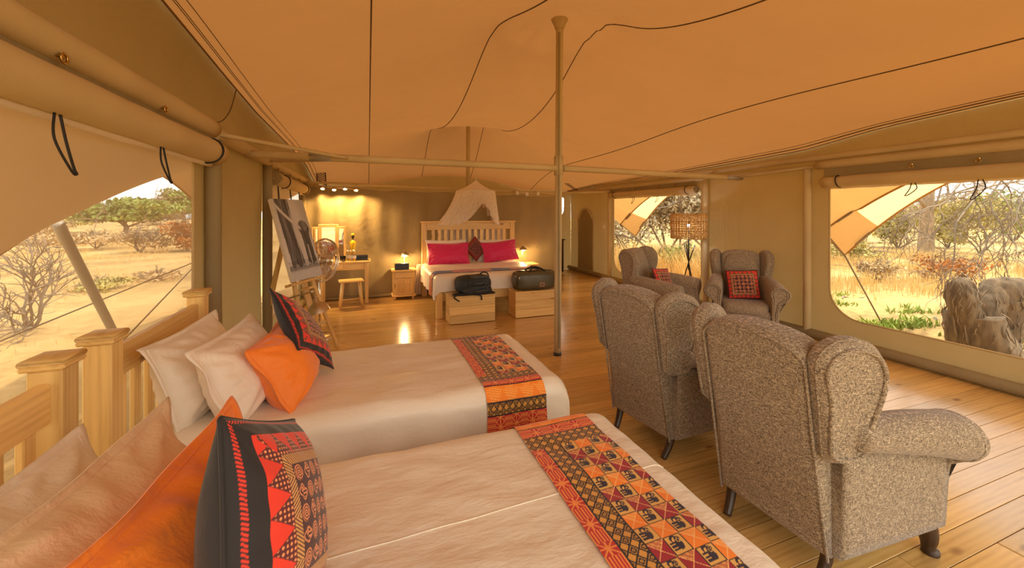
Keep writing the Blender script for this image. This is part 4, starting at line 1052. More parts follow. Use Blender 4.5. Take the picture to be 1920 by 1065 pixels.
# ------------------------------------------------------------------ bedside cabinets, lamps, trunks, bags
def cabinet(loc, label):
    t = thing('bedside_cabinet', loc, label, 'cabinet', 0, 'pine bedside cabinets')
    w, d, h = .39, .32, .50
    MB().box((0, 0, h / 2 + .03), (w - .03, d - .03, h - .08), .004).build('carcass', 'pine_z', t)
    MB().box((0, -.01, h - .005), (w + .03, d + .03, .028), .010).build('top', 'pine_x', t)
    MB().box((0, -.008, .065), (w + .01, d + .01, .03), .008).build('plinth', 'pine_x', t)
    dr = MB().box((0, -d / 2 + .008, h - .085), (w - .08, .02, .09), .005).build('drawer', 'pine_x', t)
    MB().lathe([(.004, 0), (.006, .010), (.015, .016), (.014, .026), (.004, .03)], (0, -d / 2, h - .085), 12, Matrix.Rotation(PI / 2, 4, 'X')).build('knob', 'pine_y', dr)
    dm = MB(); x = w / 2 - .045
    for a in (-1, 1): dm.box((a * (x - .02), -d / 2 + .008, .225), (.05, .022, .27), .004)
    for z in (.105, .345): dm.box((0, -d / 2 + .008, z), (2 * x - .08, .022, .04), .004)
    do = dm.build('door', 'pine_z', t)
    for a in (-1, 1):
        MB().box((a * .062, -d / 2 + .012, .225), (.105, .008, .20), .002).build('door_panel', 'pine_z', do)
        for q in range(3):
            cx = a * .062 + (q - 1) * .034
            MB().plump([(cx - .013, .14), (cx + .013, .14), (cx + .013, .27), (cx, .30), (cx - .013, .27)], .014, .006, 0, Matrix.Translation((0, -d / 2 + .004, 0)) @ Matrix.Rotation(PI / 2, 4, 'X'), 2).build('fluting', 'pine_z', do)
    MB().lathe([(.003, 0), (.005, .008), (.011, .014), (.003, .022)], (.0, -d / 2 - .002, .235), 10, Matrix.Rotation(PI / 2, 4, 'X')).build('knob', 'dark_wood_y', do)
    for sx in (-1, 1):
        for sy in (-1, 1): MB().lathe([(.018, 0), (.026, .012), (.026, .03), (.018, .045), (.022, .055)], (sx * (w / 2 - .04), sy * (d / 2 - .04), 0), 12).build('foot', 'pine_z', t)
cabinet((.585, 7.23, 0), 'pine bedside cabinet with black box and lit lamp on top')
cabinet((2.90, 7.23, 0), 'pine bedside cabinet half hidden behind the duffel bag')
def table_lamp(loc, label, h, tilt):
    t = thing('table_lamp', loc, label, 'lamp', 0, 'bedside lamps')
    MB().lathe([(.062, 0), (.062, .010), (.045, .018), (.012, .024), (.008, .03)], (0, 0, 0), 20).build('base', 'nickel', t)
    MB().tube([(0, 0, .02), (0, .01, h - .03)], .006, 8).build('stem', 'nickel', t)
    Mx = Matrix.Translation((0, -.03, h)) @ Matrix.Rotation(R(tilt), 4, 'X')
    m = MB(); m.lathe([(.012, .055), (.020, .05), (.030, .035), (.055, .02), (.072, -.01), (.078, -.03)], (0, 0, 0), 22, Mx); m.lathe([(.076, -.03), (.070, -.008), (.052, .016), (.02, .03)], (0, 0, 0), 22, Mx); m.build('lamp_shade', 'nickel', t)
    m = MB(); m.lathe([(.004, .055), (.009, .07), (.004, .085)], (0, 0, 0), 10, Mx); m.build('finial', 'nickel', t)
    m = MB(); m.blob((0, 0, -.015), (.05, .05, .06), 8, 2, Mx); m.build('bulb', 'bulb_warm', t)
    light('lamp_light', 'POINT', (0, -.04, h - .05), 14, (1, .62, .25), .03, parent=t)
table_lamp((.60, 7.23, .509), 'lit dome lamp behind the black box on its bedside cabinet', .25, -22)
table_lamp((2.83, 7.23, .509), 'lit dome lamp on the bedside cabinet beside the doorway', .28, -12)
t = thing('tissue_box', (.55, 7.13, .509), 'black box on the bedside cabinet below the lit lamp', 'box', R(3))
MB().box((0, 0, .055), (.235, .11, .11), .006).build('body', 'black_plastic', t); MB().box((0, 0, .112), (.12, .03, .004), .001).build('slot', 'backpack_panel', t)

def trunk(loc, label, seed):
    t = thing('wooden_trunk', loc, label, 'trunk', 0, 'pine trunks at the foot of the double bed'); w, d, h = .63, .30, .375
    for k in range(3):
        z = .006 + (k + .5) * (h - .03) / 3; hh = (h - .03) / 3 - .002
        MB().box((0, -d / 2 + .009, z), (w, .018, hh), .0025).build('plank', 'pine_x', t); MB().box((0, d / 2 - .009, z), (w, .018, hh), .0025).build('plank', 'pine_x', t)
        for sx in (-1, 1): MB().box((sx * (w / 2 - .009), 0, z), (.018, d - .037, hh), .0025).build('plank', 'pine_y', t)
    MB().box((0, 0, h - .012), (w + .012, d + .012, .024), .004).build('lid', 'pine_x', t)
trunk((1.335, 5.40, 0), 'pine trunk with the dark backpack lying on it', 1)
trunk((2.27, 5.41, 0), 'pine trunk with the olive duffel bag on it', 2)
# backpack lying on its back panel
t = thing('backpack', (1.38, 5.40, .377), 'dark grey backpack with buckled straps lying on pine trunk', 'backpack', R(4))
MB().blob((0, .02, .125), (.50, .30, .25), 14, 3.4, None, .05).build('main_bag', 'backpack_cloth', t)
MB().blob((.04, -.07, .155), (.36, .20, .17), 12, 3.2, None, .06).build('front_pocket', 'backpack_cloth', t)
MB().blob((.02, -.11, .06), (.42, .14, .11), 12, 3.2, None, .06).build('lower_pocket', 'backpack_cloth', t)
MB().blob((.06, -.10, .235), (.26, .12, .05), 10, 3, None, .06).build('top_pocket', 'backpack_panel', t)
for z, x0, x1 in ((.16, -.13, .20), (.105, -.16, .21), (.055, -.18, .22)): MB().tube(smoothpath([(x0, -.10, z), (-.02, -.187, z), (.1, -.187, z + .005), (x1, -.10, z)], 5), .013, 6).build('compression_strap', 'backpack_panel', t)
for x, z in ((-.06, .16), (.11, .16), (-.02, .055), (.13, .10)): MB().box((x, -.198, z), (.035, .014, .03), .004).build('buckle', 'black_plastic', t)
for q in ([(-.2, -.05, .03), (-.28, -.13, .012), (-.32, -.165, -.01), (-.25, -.175, -.06)], [(.18, -.1, .02), (.26, -.14, .01), (.22, -.16, .02), (.1, -.15, .012)], [(-.15, -.13, .02), (-.05, -.165, .012), (.05, -.172, -.01), (.06, -.17, -.07)]): MB().tube(smoothpath(q, 5), .010, 6).build('loose_strap', 'black_cord', t)
m = MB(); m.blob((-.03, -.06, .012), (.60, .16, .035), 10, 3, None, .1); m.build('hip_belt', 'backpack_cloth', t)
MB().tube(smoothpath([(.10, .05, .24), (.15, .03, .275), (.21, .02, .262), (.24, .02, .20)], 5), .009, 6).build('grab_handle', 'black_cord', t)
# duffel
t = thing('duffel_bag', (2.30, 5.41, .377), 'olive green duffel bag with leather tag on pine trunk', 'bag', R(-2))
MB().blob((0, 0, .135), (.64, .32, .27), 18, 4.2, None, .05).build('bag_body', 'duffel_cloth', t)
for sx in (-1, 1): MB().tube([(sx * .298, .135 * math.cos(a), .135 + .115 * math.sin(a)) for a in [2 * PI * k / 24 for k in range(24)]], .006, 6, closed=True).build('end_piping', 'backpack_panel', t)
MB().tube([(-.26 + .52 * k / 20, -.03 + .004 * math.sin(k), .270 - .006 * abs(math.sin(k * .6))) for k in range(21)], .007, 6).build('zip', 'black_plastic', t)
for sy in (-1, 1): MB().tube(smoothpath([(-.12, sy * .13, .20), (-.10, sy * .09, .27), (-.02, sy * .03, .315), (.06, sy * .05, .31), (.12, sy * .11, .265), (.12, sy * .14, .19)], 5), .012, 6).build('handle', 'black_cord', t)
MB().box((0, -.0, .31), (.10, .07, .03), .008, Matrix.Rotation(.3, 4, 'Y')).build('handle_wrap', 'black_cord', t)
MB().box((.06, -.165, .085), (.085, .012, .065), .004).build('leather_patch', 'leather_tag', t)
MB().box((.06, -.172, .085), (.05, .004, .030), .001).build('patch_emblem', 'duffel_cloth', t)
for x in (-.28, .27): MB().box((x, -.15, .19), (.012, .02, .03), .003).build('ring', 'nickel', t)

# ------------------------------------------------------------------ dressing corner
D = thing('dressing_table', (-.36, 7.17, 0), 'pine dressing table with two drawers against the curtain', 'table')
DW, DD, DH = .80, .40, .70
MB().box((0, 0, DH - .012), (DW, DD, .026), .006).build('table_top', 'pine_x', D)
for sx in (-1, 1):
    for sy in (-1, 1): MB().box((sx * (DW / 2 - .06), sy * (DD / 2 - .05), DH / 2 - .015), (.055, .055, DH - .03), .004).build('leg', 'pine_z', D)
    MB().box((sx * (DW / 2 - .06), 0, DH - .085), (.02, DD - .15, .115), .003).build('side_apron', 'pine_y', D)
MB().box((0, DD / 2 - .05, DH - .085), (DW - .17, .02, .115), .003).build('back_apron', 'pine_x', D)
MB().box((0, -DD / 2 + .05, DH - .085), (DW - .17, .02, .115), .003).build('front_apron', 'pine_x', D)
for sx in (-1, 1):
    q = MB().box((sx * .155, -DD / 2 + .034, DH - .085), (.27, .016, .085), .004).build('drawer', 'pine_x', D)
    MB().lathe([(.004, 0), (.006, .008), (.014, .014), (.012, .022), (.003, .026)], (sx * .155, -DD / 2 + .026, DH - .085), 12, Matrix.Rotation(PI / 2, 4, 'X')).build('knob', 'pine_y', q)
t = thing('stool', (-.25, 6.76, 0), 'small pine stool with splayed legs before the dressing table', 'stool', R(8))
MB().box((0, 0, .425), (.36, .22, .03), .010).build('seat', 'pine_x', t)
for sx in (-1, 1):
    for sy in (-1, 1): MB().tube([(sx * .12, sy * .06, .415), (sx * .165, sy * .095, 0)], [.021, .017], 10).build('leg', 'pine_z', t)
    MB().tube([(sx * .150, -.084, .13), (sx * .150, .084, .13)], .010, 8).build('stretcher', 'pine_y', t)
MB().tube([(-.15, 0, .13), (.15, 0, .13)], .010, 8).build('stretcher', 'pine_x', t)
# triple mirror
t = thing('dressing_mirror', (-.62, 7.28, DH + .001), 'pine framed folding mirror standing on the dressing table', 'mirror', R(10))
def framed(cx, y0, w, h, rz, nm):
    Mx = Matrix.Translation((cx, y0, 0)) @ Matrix.Rotation(rz, 4, 'Z'); m = MB(); f = .052 if w > .25 else .03
    for sx in (-1, 1): m.box((sx * (w / 2 - f / 2), 0, h / 2), (f, .024, h), .003, None, Mx)
    for z in (f / 2, h - f / 2): m.box((0, 0, z), (w - 2 * f, .024, f), .003, None, Mx)
    m.box((0, .012, h / 2), (w - .02, .006, h - .02), .001, None, Mx)
    o = m.build(nm, 'pine_z', t); q = MB().box((0, -.004, h / 2), (w - 2 * f, .004, h - 2 * f), .001, None, Mx).build('mirror_glass', 'mirror', o)
framed(0, 0, .31, .60, 0, 'centre_frame'); framed(-.20, -.05, .17, .56, R(48), 'wing_frame'); framed(.20, -.05, .17, .56, R(-48), 'wing_frame')
MB().box((0, -.02, .008), (.34, .13, .016), .004).build('stand', 'pine_x', t)
# yellow figurine
t = thing('figurine', (-.24, 7.25, DH + .001), 'slim figurine in yellow dress and yellow headwrap on the dressing table', 'figurine')
MB().lathe([(.040, 0), (.042, .01), (.038, .06), (.034, .14), (.037, .20), (.050, .245), (.054, .27), (.047, .305), (.022, .325), (.012, .335)], (0, 0, 0), 18).build('dress', 'yellow_paint', t)
m = MB(); m.lathe([(.010, .33), (.010, .355), (.020, .365), (.026, .385), (.022, .41), (.008, .42)], (0, 0, 0), 14); m.blob((0, -.025, .388), (.008, .012, .012), 6, 2); m.build('head', 'dark_skin_wood', t)
MB().lathe([(.026, .402), (.031, .415), (.026, .435), (.010, .445), (.001, .447)], (0, .004, 0), 14).build('headwrap', 'yellow_paint', t)
# bottles, glasses, tray
TR = thing('tray', (-.10, 7.14, DH + .001), 'black rectangular tray box at the end of the dressing table', 'tray')
m = MB(); m.box((0, 0, .006), (.20, .16, .012), .003)
for sx in (-1, 1): m.box((sx * .096, 0, .04), (.008, .16, .075), .002)
for sy in (-1, 1): m.box((0, sy * .076, .04), (.184, .008, .075), .002)
m.build('tray_box', 'black_plastic', TR)
bot = None
for k, (x, y, w) in enumerate([(-.315, 7.10, 'fourth from the tray, next to the tumblers'), (-.270, 7.05, 'third from the tray'), (-.225, 7.10, 'second from the tray'), (-.18 - .03, 7.03, 'nearest the black tray')]):
    lab = 'small water bottle with white cap, ' + w
    if bot is None:
        bot = thing('water_bottle', (x, y, DH + .001), lab, 'bottle', 0, 'water bottles on the dressing table')
        MB().lathe([(.024, 0), (.027, .006), (.027, .11), (.024, .125), (.011, .148), (.011, .158)], (0, 0, 0), 14).build('bottle_body', 'clear_glass', bot)
        MB().lathe([(.013, .155), (.013, .176), (.001, .177)], (0, 0, 0), 12).build('cap', 'white_plastic', bot); MB().lathe([(.0275, .045), (.0275, .09)], (0, 0, 0), 14).build('label_band', 'white_plastic', bot)
    else:
        c = copy_tree(bot); c.location = (x, y, DH + .001); c['label'] = lab
gl = None
for k, (x, y, w) in enumerate([(-.47, 7.03, 'nearest the fan'), (-.40, 7.06, 'in the middle of the three'), (-.37 , 6.995, 'nearest the bottles')]):
    if gl is None: gl = MB().lathe([(.024, 0), (.029, .004), (.034, .09), (.032, .09), (.027, .008), (.001, .008)], (0, 0, 0), 16).build('tumbler', 'clear_glass'); o = gl
    else: o = gl.copy(); COL.objects.link(o)
    o.location = (x, y, DH + .001); tag(o, 'clear glass tumbler on the dressing table, ' + w, 'glass', 'tumblers')

# easel with photograph
Pbl, Pbr = Vector((-.72, 4.44, .80)), Vector((-.505, 4.89, .80)); ed = (Pbr - Pbl).normalized(); nn = Vector((ed.y, -ed.x, 0)).normalized(); up = (Vector((0, 0, 1)) - nn * .29).normalized(); fnv = ed.cross(up)
if fnv.dot(nn) < 0: fnv = -fnv
E = thing('easel', (Pbl + Pbr) / 2 * 1 - Vector((0, 0, .80)), 'pine artist easel holding the elephant photograph', 'easel'); eo = E.location
def ep(u, v, w=0): return (Pbl + Pbr) / 2 + ed * u + up * v + fnv * w - eo      # along, up the slope, out of plane
fl = -.80 / up.z
for sx in (-1, 1): MB().bar(ep(sx * .06, .55, -.035), ep(sx * .275, fl + .012, -.035), .05, .024, fnv).build('leg', 'pine_z', E)
MB().bar(ep(0, .62, -.035), ep(0, fl + .30, -.035), .085, .024, fnv).build('mast', 'pine_z', E)
MB().bar(ep(0, .58, -.06), (ep(0, 0, -.55).x, ep(0, 0, -.55).y, .012), .05, .022, ed).build('leg', 'pine_z', E)
MB().bar(ep(-.29, -.022, .0), ep(.29, -.022, .0), .028, .075, fnv).build('ledge', 'pine_y', E)
MB().bar(ep(-.23, fl + .33, -.06), ep(.23, fl + .33, -.06), .02, .06, fnv).build('cross_rail', 'pine_y', E)
MB().bar(ep(-.05, -.10, -.02), ep(.05, -.10, -.02), .022, .12, fnv).build('ledge_bracket', 'pine_y', E)
nU, nV = 90, 150; PWd, PH = .50, .86
PC = thing('photo_canvas', tuple(eo + ep(0, 0, .014)), 'black and white elephant photograph on canvas, resting on the easel', 'picture')
def cp(u, v, w): return ed * u + up * v + fnv * w
V = np.array([cp(-PWd / 2 + PWd * i / nU, PH * j / nV, .022) for j in range(nV + 1) for i in range(nU + 1)])
o = arr_mesh('print_face', V, gridfaces(nU, nV, True), 'printed_canvas', PC, False); U_, V_ = np.meshgrid(np.linspace(0, 1, nU + 1), np.linspace(0, 1, nV + 1)); colour(o, elephant_photo(U_, V_))
if (Vector(o.data.polygons[0].normal)).dot(fnv) < 0: o.data.flip_normals()
Mx = Matrix((ed, up, ed.cross(up))).transposed().to_4x4()
MB().box((0, 0, 0), (PWd, PH, .038), .002, None, Matrix.Translation(cp(0, PH / 2, .002)) @ Mx).build('canvas_edge', 'white_linen', PC)

# pedestal fan
F_ = thing('pedestal_fan', (-.545, 5.28, 0), 'chrome pedestal fan standing behind the easel', 'fan')
MB().lathe([(.17, 0), (.17, .012), (.12, .03), (.03, .045), (.018, .06)], (0, 0, 0), 24).build('base', 'chrome', F_)
MB().tube([(0, 0, .04), (0, 0, .86)], .012, 10).build('pole', 'chrome', F_); MB().tube([(.0, 0, .3), (0, 0, .5)], .018, 10).build('collar', 'chrome', F_)
ax = Vector((.83, -.55, -.05)).normalized(); q = ax.to_track_quat('Z', 'Y').to_matrix().to_4x4(); Mf = Matrix.Translation((.04, -.02, .925)) @ q
MB().lathe([(.02, -.20), (.055, -.19), (.07, -.14), (.07, -.05), (.05, -.03)], (0, 0, 0), 18, Mf).build('motor', 'nickel', F_)
def torus(m, r_, z, t_, n=44): m.tube([Mf @ Vector((r_ * math.cos(2 * PI * k / n), r_ * math.sin(2 * PI * k / n), z)) for k in range(n)], t_, 5, closed=True)
m = MB(); FR = .255
for r_, z, th in ((FR, 0, .011), (FR * .99, .028, .005), (.06, .09, .004), (.16, .075, .003), (.06, -.05, .004), (.16, -.04, .003)): torus(m, r_, z, th)
for k in range(28):
    a = 2 * PI * k / 28; cs, sn = math.cos(a), math.sin(a)
    for zz in ((.09, .075, .0), (-.05, -.04, 0)): m.tube([Mf @ Vector((.05 * cs, .05 * sn, zz[0])), Mf @ Vector((.16 * cs, .16 * sn, zz[1])), Mf @ Vector((FR * cs, FR * sn, zz[2]))], .0024, 4)
m.build('cage', 'chrome', F_); MB().lathe([(.05, .088), (.045, .098), (.001, .102)], (0, 0, 0), 18, Mf).build('badge', 'nickel', F_)
hub = MB().lathe([(.04, -.03), (.045, .02), (.03, .05), (.001, .055)], (0, 0, 0), 18, Mf).build('hub', 'nickel', F_)
for k in range(4):
    Mk = Mf @ Matrix.Rotation(PI / 2 * k + .4, 4, 'Z') @ Matrix.Translation((.135, 0, .01)) @ Matrix.Rotation(R(24), 4, 'X')
    MB().plump([(-.10, -.02), (-.04, -.06), (.05, -.075), (.09, -.05), (.10, 0), (.08, .05), (.0, .06), (-.07, .03)], .006, .003, .004, Mk, 2).build('blade', 'nickel', F_)

# reading lamp on the wall post
def dep(px, py, z): d = ray(px, py); return Vector((d[0] * z, d[1] * z, EYE + d[2] * z))
A = dep(493, 572, 4.42); Bm = dep(538, 560, 4.05); Bq = dep(584, 547, 3.75); Hc = dep(596, 577, 3.70)
t = thing('reading_lamp', A, 'nickel swing arm reading lamp reaching out from the wall post', 'lamp')
m = MB(); m.box((-.01, 0, 0), (.03, .05, .06), .005); m.build('bracket', 'nickel', t)
MB().tube([(0, 0, 0), tuple(Bm - A)], .008, 8).build('arm', 'nickel', t); MB().tube([tuple(Bm - A), tuple(Bq - A)], .008, 8).build('arm', 'nickel', t)
for p in (Bm, Bq): m = MB(); m.blob(tuple(p - A), (.04, .04, .04), 8, 2); m.build('joint', 'nickel', t)
MB().tube([tuple(Bq - A), tuple(Hc - A + Vector((-.01, 0, .08)))], .009, 8).build('neck', 'nickel', t)
Mh = Matrix.Translation(Hc - A) @ Matrix.Rotation(R(-14), 4, 'Y')
m = MB(); m.lathe([(.018, .095), (.028, .085), (.030, .055), (.06, .035), (.088, 0), (.097, -.035), (.099, -.04)], (0, 0, 0), 26, Mh); m.lathe([(.096, -.04), (.085, .0), (.058, .03), (.02, .045)], (0, 0, 0), 26, Mh); m.build('lamp_shade', 'nickel', t)

# spot bars
def spots(loc, label, n, dx, on, pos=None):
    t = thing('spotlight_bar', loc, label, 'spotlight')
    MB().tube([(-.06, 0, .0), (dx * (n - 1) + .06, 0, -.01 * n)], .011, 8).build('bar', 'nickel', t)
    for x in (0, dx * (n - 1)): MB().tube([(x, 0, 0), (x, .05, .03), (x, .085, .03)], .007, 6).build('bracket', 'nickel', t)
    for k in range(n):
        x = dx * k; oy, oz = (-.05 if k % 2 else -.09), (-.065 if k % 2 == 1 else -.05)
        m = MB(); m.tube([(x, 0, 0), (x, oy * .6, oz * .4)], .006, 6); m.build('stalk', 'nickel', t)
        Ms = Matrix.Translation((x, oy, oz)) @ Vector((0, -.5, -.8)).to_track_quat('-Z', 'Y').to_matrix().to_4x4()
        h = MB(); h.lathe([(.012, .06), (.024, .05), (.034, .0), (.032, .0), (.02, .04)], (0, 0, 0), 16, Ms); ho = h.build('spot_head', 'nickel' if on else 'white_plastic', t)
        if on:
            q = MB(); q.blob((0, 0, .008), (.052, .052, .024), 8, 2, Ms); q.build('bulb', 'bulb_warm', ho)
            light('spot_light', 'SPOT', tuple(Vector(loc) + Ms @ Vector((0, 0, -.03))), 20, (1, .60, .22), .03, tuple(Vector(loc) + Vector((x * 1.5, .2, -1.0))), 120)
spots((-.70, YP - .14, 1.93), 'bar of four lit warm spotlights in the corner above the dressing table', 4, .17, True)
spots((2.72, YP - .12, 1.90), 'unlit spotlight bar with pale heads above the curtain', 3, .22, False)

# woven floor lamp
fx, fy = 4.60, 4.80
t = thing('floor_lamp', (fx, fy, 0), 'tripod floor lamp with woven rattan drum shade before the window', 'lamp')
for k, (z0, z1) in enumerate(((1.105, 1.215), (1.22, 1.36), (1.365, 1.475))):
    m = MB(); n_ = 64
    for j in range(n_):
        a = 2 * PI * j / n_; r_ = .245 + .006 * (j % 2); m.tube([(r_ * math.cos(a), r_ * math.sin(a), z0), (r_ * 1.01 * math.cos(a + .03), r_ * 1.01 * math.sin(a + .03), (z0 + z1) / 2), (r_ * math.cos(a), r_ * math.sin(a), z1)], .0085, 5)
    for j in range(5): m.tube([((.243 + .007 * (i % 2)) * math.cos(2 * PI * i / 48), (.243 + .007 * (i % 2)) * math.sin(2 * PI * i / 48), z0 + (z1 - z0) * j / 4 + .003 * math.sin(i * 2.1)) for i in range(48)], .0065, 5, closed=True)
    m.build('woven_band', 'wicker', t)
m = MB()
for k in range(3): a = 2 * PI * k / 3; m.tube([(.245 * math.cos(a), .245 * math.sin(a), 1.36), (0, 0, 1.36)], .004, 5)
m.build('shade_spider', 'black_plastic', t)
MB().tube([(0, 0, .62), (0, 0, 1.36)], .010, 8).build('pole', 'black_plastic', t)
for k in range(3):
    a = 2 * PI * k / 3 + .5; MB().tube([(-.09 * math.cos(a), -.09 * math.sin(a), 1.0), (.0, 0, .74), (.20 * math.cos(a), .20 * math.sin(a), 0)], .008, 8).build('leg', 'dark_wood_z', t)
MB().blob((0, 0, 1.30), (.045, .045, .055), 8, 2.2).build('bulb', 'bulb_led', t)
light('lamp_light', 'POINT', (0, 0, 1.27), 5, (.9, .9, 1), .04, parent=t)

# seen through the doorway gap
t = thing('wash_stand', (4.30, 9.0, 0), 'dark washstand in the gap beyond the curtain', 'cabinet')
MB().box((0, 0, .42), (.5, .36, .78), .01).build('cabinet_body', 'dark_wood_z', t); MB().box((0, 0, .825), (.56, .42, .03), .008).build('top', 'dark_wood_x', t); MB().box((.0, -.185, .42), (.4, .012, .6), .004).build('door', 'dark_wood_z', t)
t = thing('vase', (4.42, 8.9, .842), 'yellow vase with dark neck on the washstand', 'vase')
MB().lathe([(.05, 0), (.07, .05), (.075, .16), (.05, .26), (.03, .30)], (0, 0, 0), 16).build('body', 'yellow_paint', t); MB().lathe([(.03, .30), (.022, .34), (.04, .40), (.034, .41)], (0, 0, 0), 14).build('neck', 'dark_skin_wood', t)

# ------------------------------------------------------------------ awnings outside
def awning(name, label, xw, xo, y0, y1, ztop, zedge, xin, thresh=.72):
    t = thing(name, (xw, 0, 0), label, 'awning'); n = 90; s = 1 if xo > xw else -1
    def pt(u, v):
        y = y0 + (y1 - y0) * u; ze = zedge(y); k = xin(y)
        x = (xo - xw) * v * k; z = ztop(y) * (1 - v) + ze * v - .10 * math.sin(PI * v) * (1 if ze > 1.3 else .6)
        return (x, y, z)
    return t, pt
def scallop(lows, lo, hi, p=1.7):
    def f(y):
        a = max([q for q in lows if q <= y], default=lows[0]); b_ = min([q for q in lows if q > y], default=lows[-1] + 1)
        k = abs(2 * (y - a) / (b_ - a) - 1); return hi - (hi - lo) * k ** p
    return f
ze = scallop([-5.4, -.8, 3.86, 8.75, 13.4], .86, 2.22, 2.05)
t, pt = awning('awning', 'tan canvas awning edge arching outside the right windows', XR + .03, 6.62, YF, 9.4, lambda y: zright(y) + .02, ze, lambda y: 1.)
def sub(v0, v1, u0=0, u1=1, off=0): return lambda u, v: tuple(Vector(pt(u0 + (u1 - u0) * u, v0 + (v1 - v0) * v)) + Vector((0, 0, off)))
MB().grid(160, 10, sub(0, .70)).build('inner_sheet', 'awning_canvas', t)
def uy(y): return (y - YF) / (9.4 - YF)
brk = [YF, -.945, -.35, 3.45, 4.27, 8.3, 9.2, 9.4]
for i, (a, b_) in enumerate(zip(brk, brk[1:])): MB().grid(60, 4, sub(.70, 1., uy(a), uy(b_))).build('corner_patch' if i % 2 else 'painted_sun_band', 'awning_patch' if i % 2 else 'awning_painted_sun', t)  # bands carry their sunlit look in the colour; corner patches are real reinforcement
for v in (.70, 1.): MB().tube([pt(i / 150, v) for i in range(151)], .016, 6).build('edge_webbing', 'awning_patch', t)
for y, v in ((3.50, .70), (3.52, .99), (8.35, .72), (8.35, .99)): p = Vector(pt(uy(y), v)); q = Vector(pt(uy(y + .18), v)); MB().bar(p - Vector((.02, 0, .02)), q - Vector((.02, 0, .02)), .05, .012).build('strap', 'rope', t)
ri = 0
for y, lab in ((3.86, 'taut guy rope outside the large right window'), (8.75, 'taut guy rope outside the far right window')):
    p = Vector(pt(uy(y), 1.)) + Vector((XR + .03, 0, 0)); g = Vector((p.x + 1.55, y + (.35 if y < 5 else .6), GZ)); r_ = thing('guy_rope', g, lab, 'rope')
    MB().tube([tuple(p - g), (0, 0, .02)], .011, 6).build('rope_line', 'rope', r_); MB().tube([(0, 0, -.1), (.05, 0, .12)], .014, 6).build('peg', 'pole_metal', r_)
    q = Vector(pt(uy(y), .70)) + Vector((XR + .03, 0, 0)); MB().tube([tuple(q - g), tuple(p - g)], .010, 6).build('rope_tail', 'rope', r_)
t, pt2 = awning('awning', 'orange canvas awning seen through the gap behind the curtain', 0, 1.6, XL, XR, lambda y: 2.5, lambda y: 1.25, lambda y: 1.)
MB().grid(30, 6, lambda u, v: (pt2(u, v)[1], YB + .03 + pt2(u, v)[0], pt2(u, v)[2])).build('awning_sheet', 'awning_canvas', t)
lo = 4.02
zL = scallop([-6., -1.2, lo, 9.0, 14.], 1.12, 2.02, 1.35)
t, pt = awning('awning', 'tan canvas awning sheet, shade put into its colour, sloping down outside the near left window', XL - .02, -2.62, YF, 9.4, lambda y: zleft(y) + .01, zL, lambda y: 1.)
MB().grid(150, 16, lambda u, v: pt(u, v)).build('awning_sheet', 'awning_painted_shade', t); MB().tube([pt(i / 150, 1) for i in range(151)], .014, 6).build('edge_webbing', 'awning_patch', t)
p = dep(108, 418, 3.75); b0 = Vector((p.x + .62, p.y + .35, GZ)); b0 = atz(232, 660, GZ); k = .78; b0 = Vector((p.x + (b0.x - p.x) * 1, p.y + (b0.y - p.y) * 1, GZ))
pole([tuple(b0), tuple(p)], .045, 'grey leaning awning pole outside the near left window', 'pole', 'awning_pole', 'pole_metal')
for a, b_, da, db, lab in (((105, 597), (358, 494), 4.2, 6.2, 'long thin guy rope crossing behind the leaning pole'), ((268, 600), (358, 506), 4.4, 6.2, 'short steep guy rope near the window post')):
    P, Q = dep(*a, da), dep(*b_, db); d = (Q - P); P = P - d * (.5 if da == 4.2 else .35); Q = Q + d * .6; r_ = thing('guy_rope', (P.x, P.y, P.z), lab, 'rope'); MB().tube([(0, 0, 0), tuple(Q - P)], .008, 6).build('rope_line', 'rope', r_)

# ------------------------------------------------------------------ bushland
def gz(x, y): return GZ + .05 * noise.noise(Vector((x * .25, y * .25, 0))) + (.0 if abs(x) < 12 else .0)
n = 120
def warp(a): return math.copysign(abs(a) ** 2.6 * 220, a)
xs = [warp(-1 + 2 * i / n) for i in range(n + 1)]
V = np.array([(x + 2, y + 4, gz(x + 2, y + 4) + .4 * noise.noise(Vector((x * .03, y * .03, 3))) * min(1, (abs(x) + abs(y)) / 60)) for y in xs for x in xs])
g = arr_mesh('ground', V, gridfaces(n, n), 'bush_ground'); g['kind'] = 'structure'
def blades(name, label, cat, pts, h, w, mat, per=7, spread=.10, lean_=.5):
    """tufts of grass: thin tapering blades"""
    rs = np.random.RandomState(len(pts) + int(h * 100)); N = len(pts) * per
    P = np.repeat(np.array(pts), per, 0); P[:, :2] += rs.randn(N, 2) * spread
    hh = h * (.5 + rs.rand(N)); a = rs.rand(N) * 2 * PI; ln = lean_ * hh * rs.rand(N); b_ = rs.rand(N) * 2 * PI
    dx, dy = np.cos(a) * w, np.sin(a) * w; lx, ly = np.cos(b_) * ln, np.sin(b_) * ln
    v = np.zeros((N, 5, 3)); z0 = P[:, 2] - .02
    v[:, 0] = np.stack([P[:, 0] - dx, P[:, 1] - dy, z0], 1); v[:, 1] = np.stack([P[:, 0] + dx, P[:, 1] + dy, z0], 1)
    v[:, 2] = np.stack([P[:, 0] + dx * .7 + lx * .35, P[:, 1] + dy * .7 + ly * .35, z0 + hh * .6], 1); v[:, 3] = np.stack([P[:, 0] - dx * .7 + lx * .35, P[:, 1] - dy * .7 + ly * .35, z0 + hh * .6], 1)
    v[:, 4] = np.stack([P[:, 0] + lx, P[:, 1] + ly, z0 + hh], 1)
    i = np.arange(N)[:, None] * 5; f = np.concatenate([i + [0, 1, 2], i + [0, 2, 3], i + [3, 2, 4]])
    o = arr_mesh(name, v.reshape(-1, 3), f, mat, None, False); tag(o, label, cat, None, 'stuff'); return o
rg = random.Random(5)
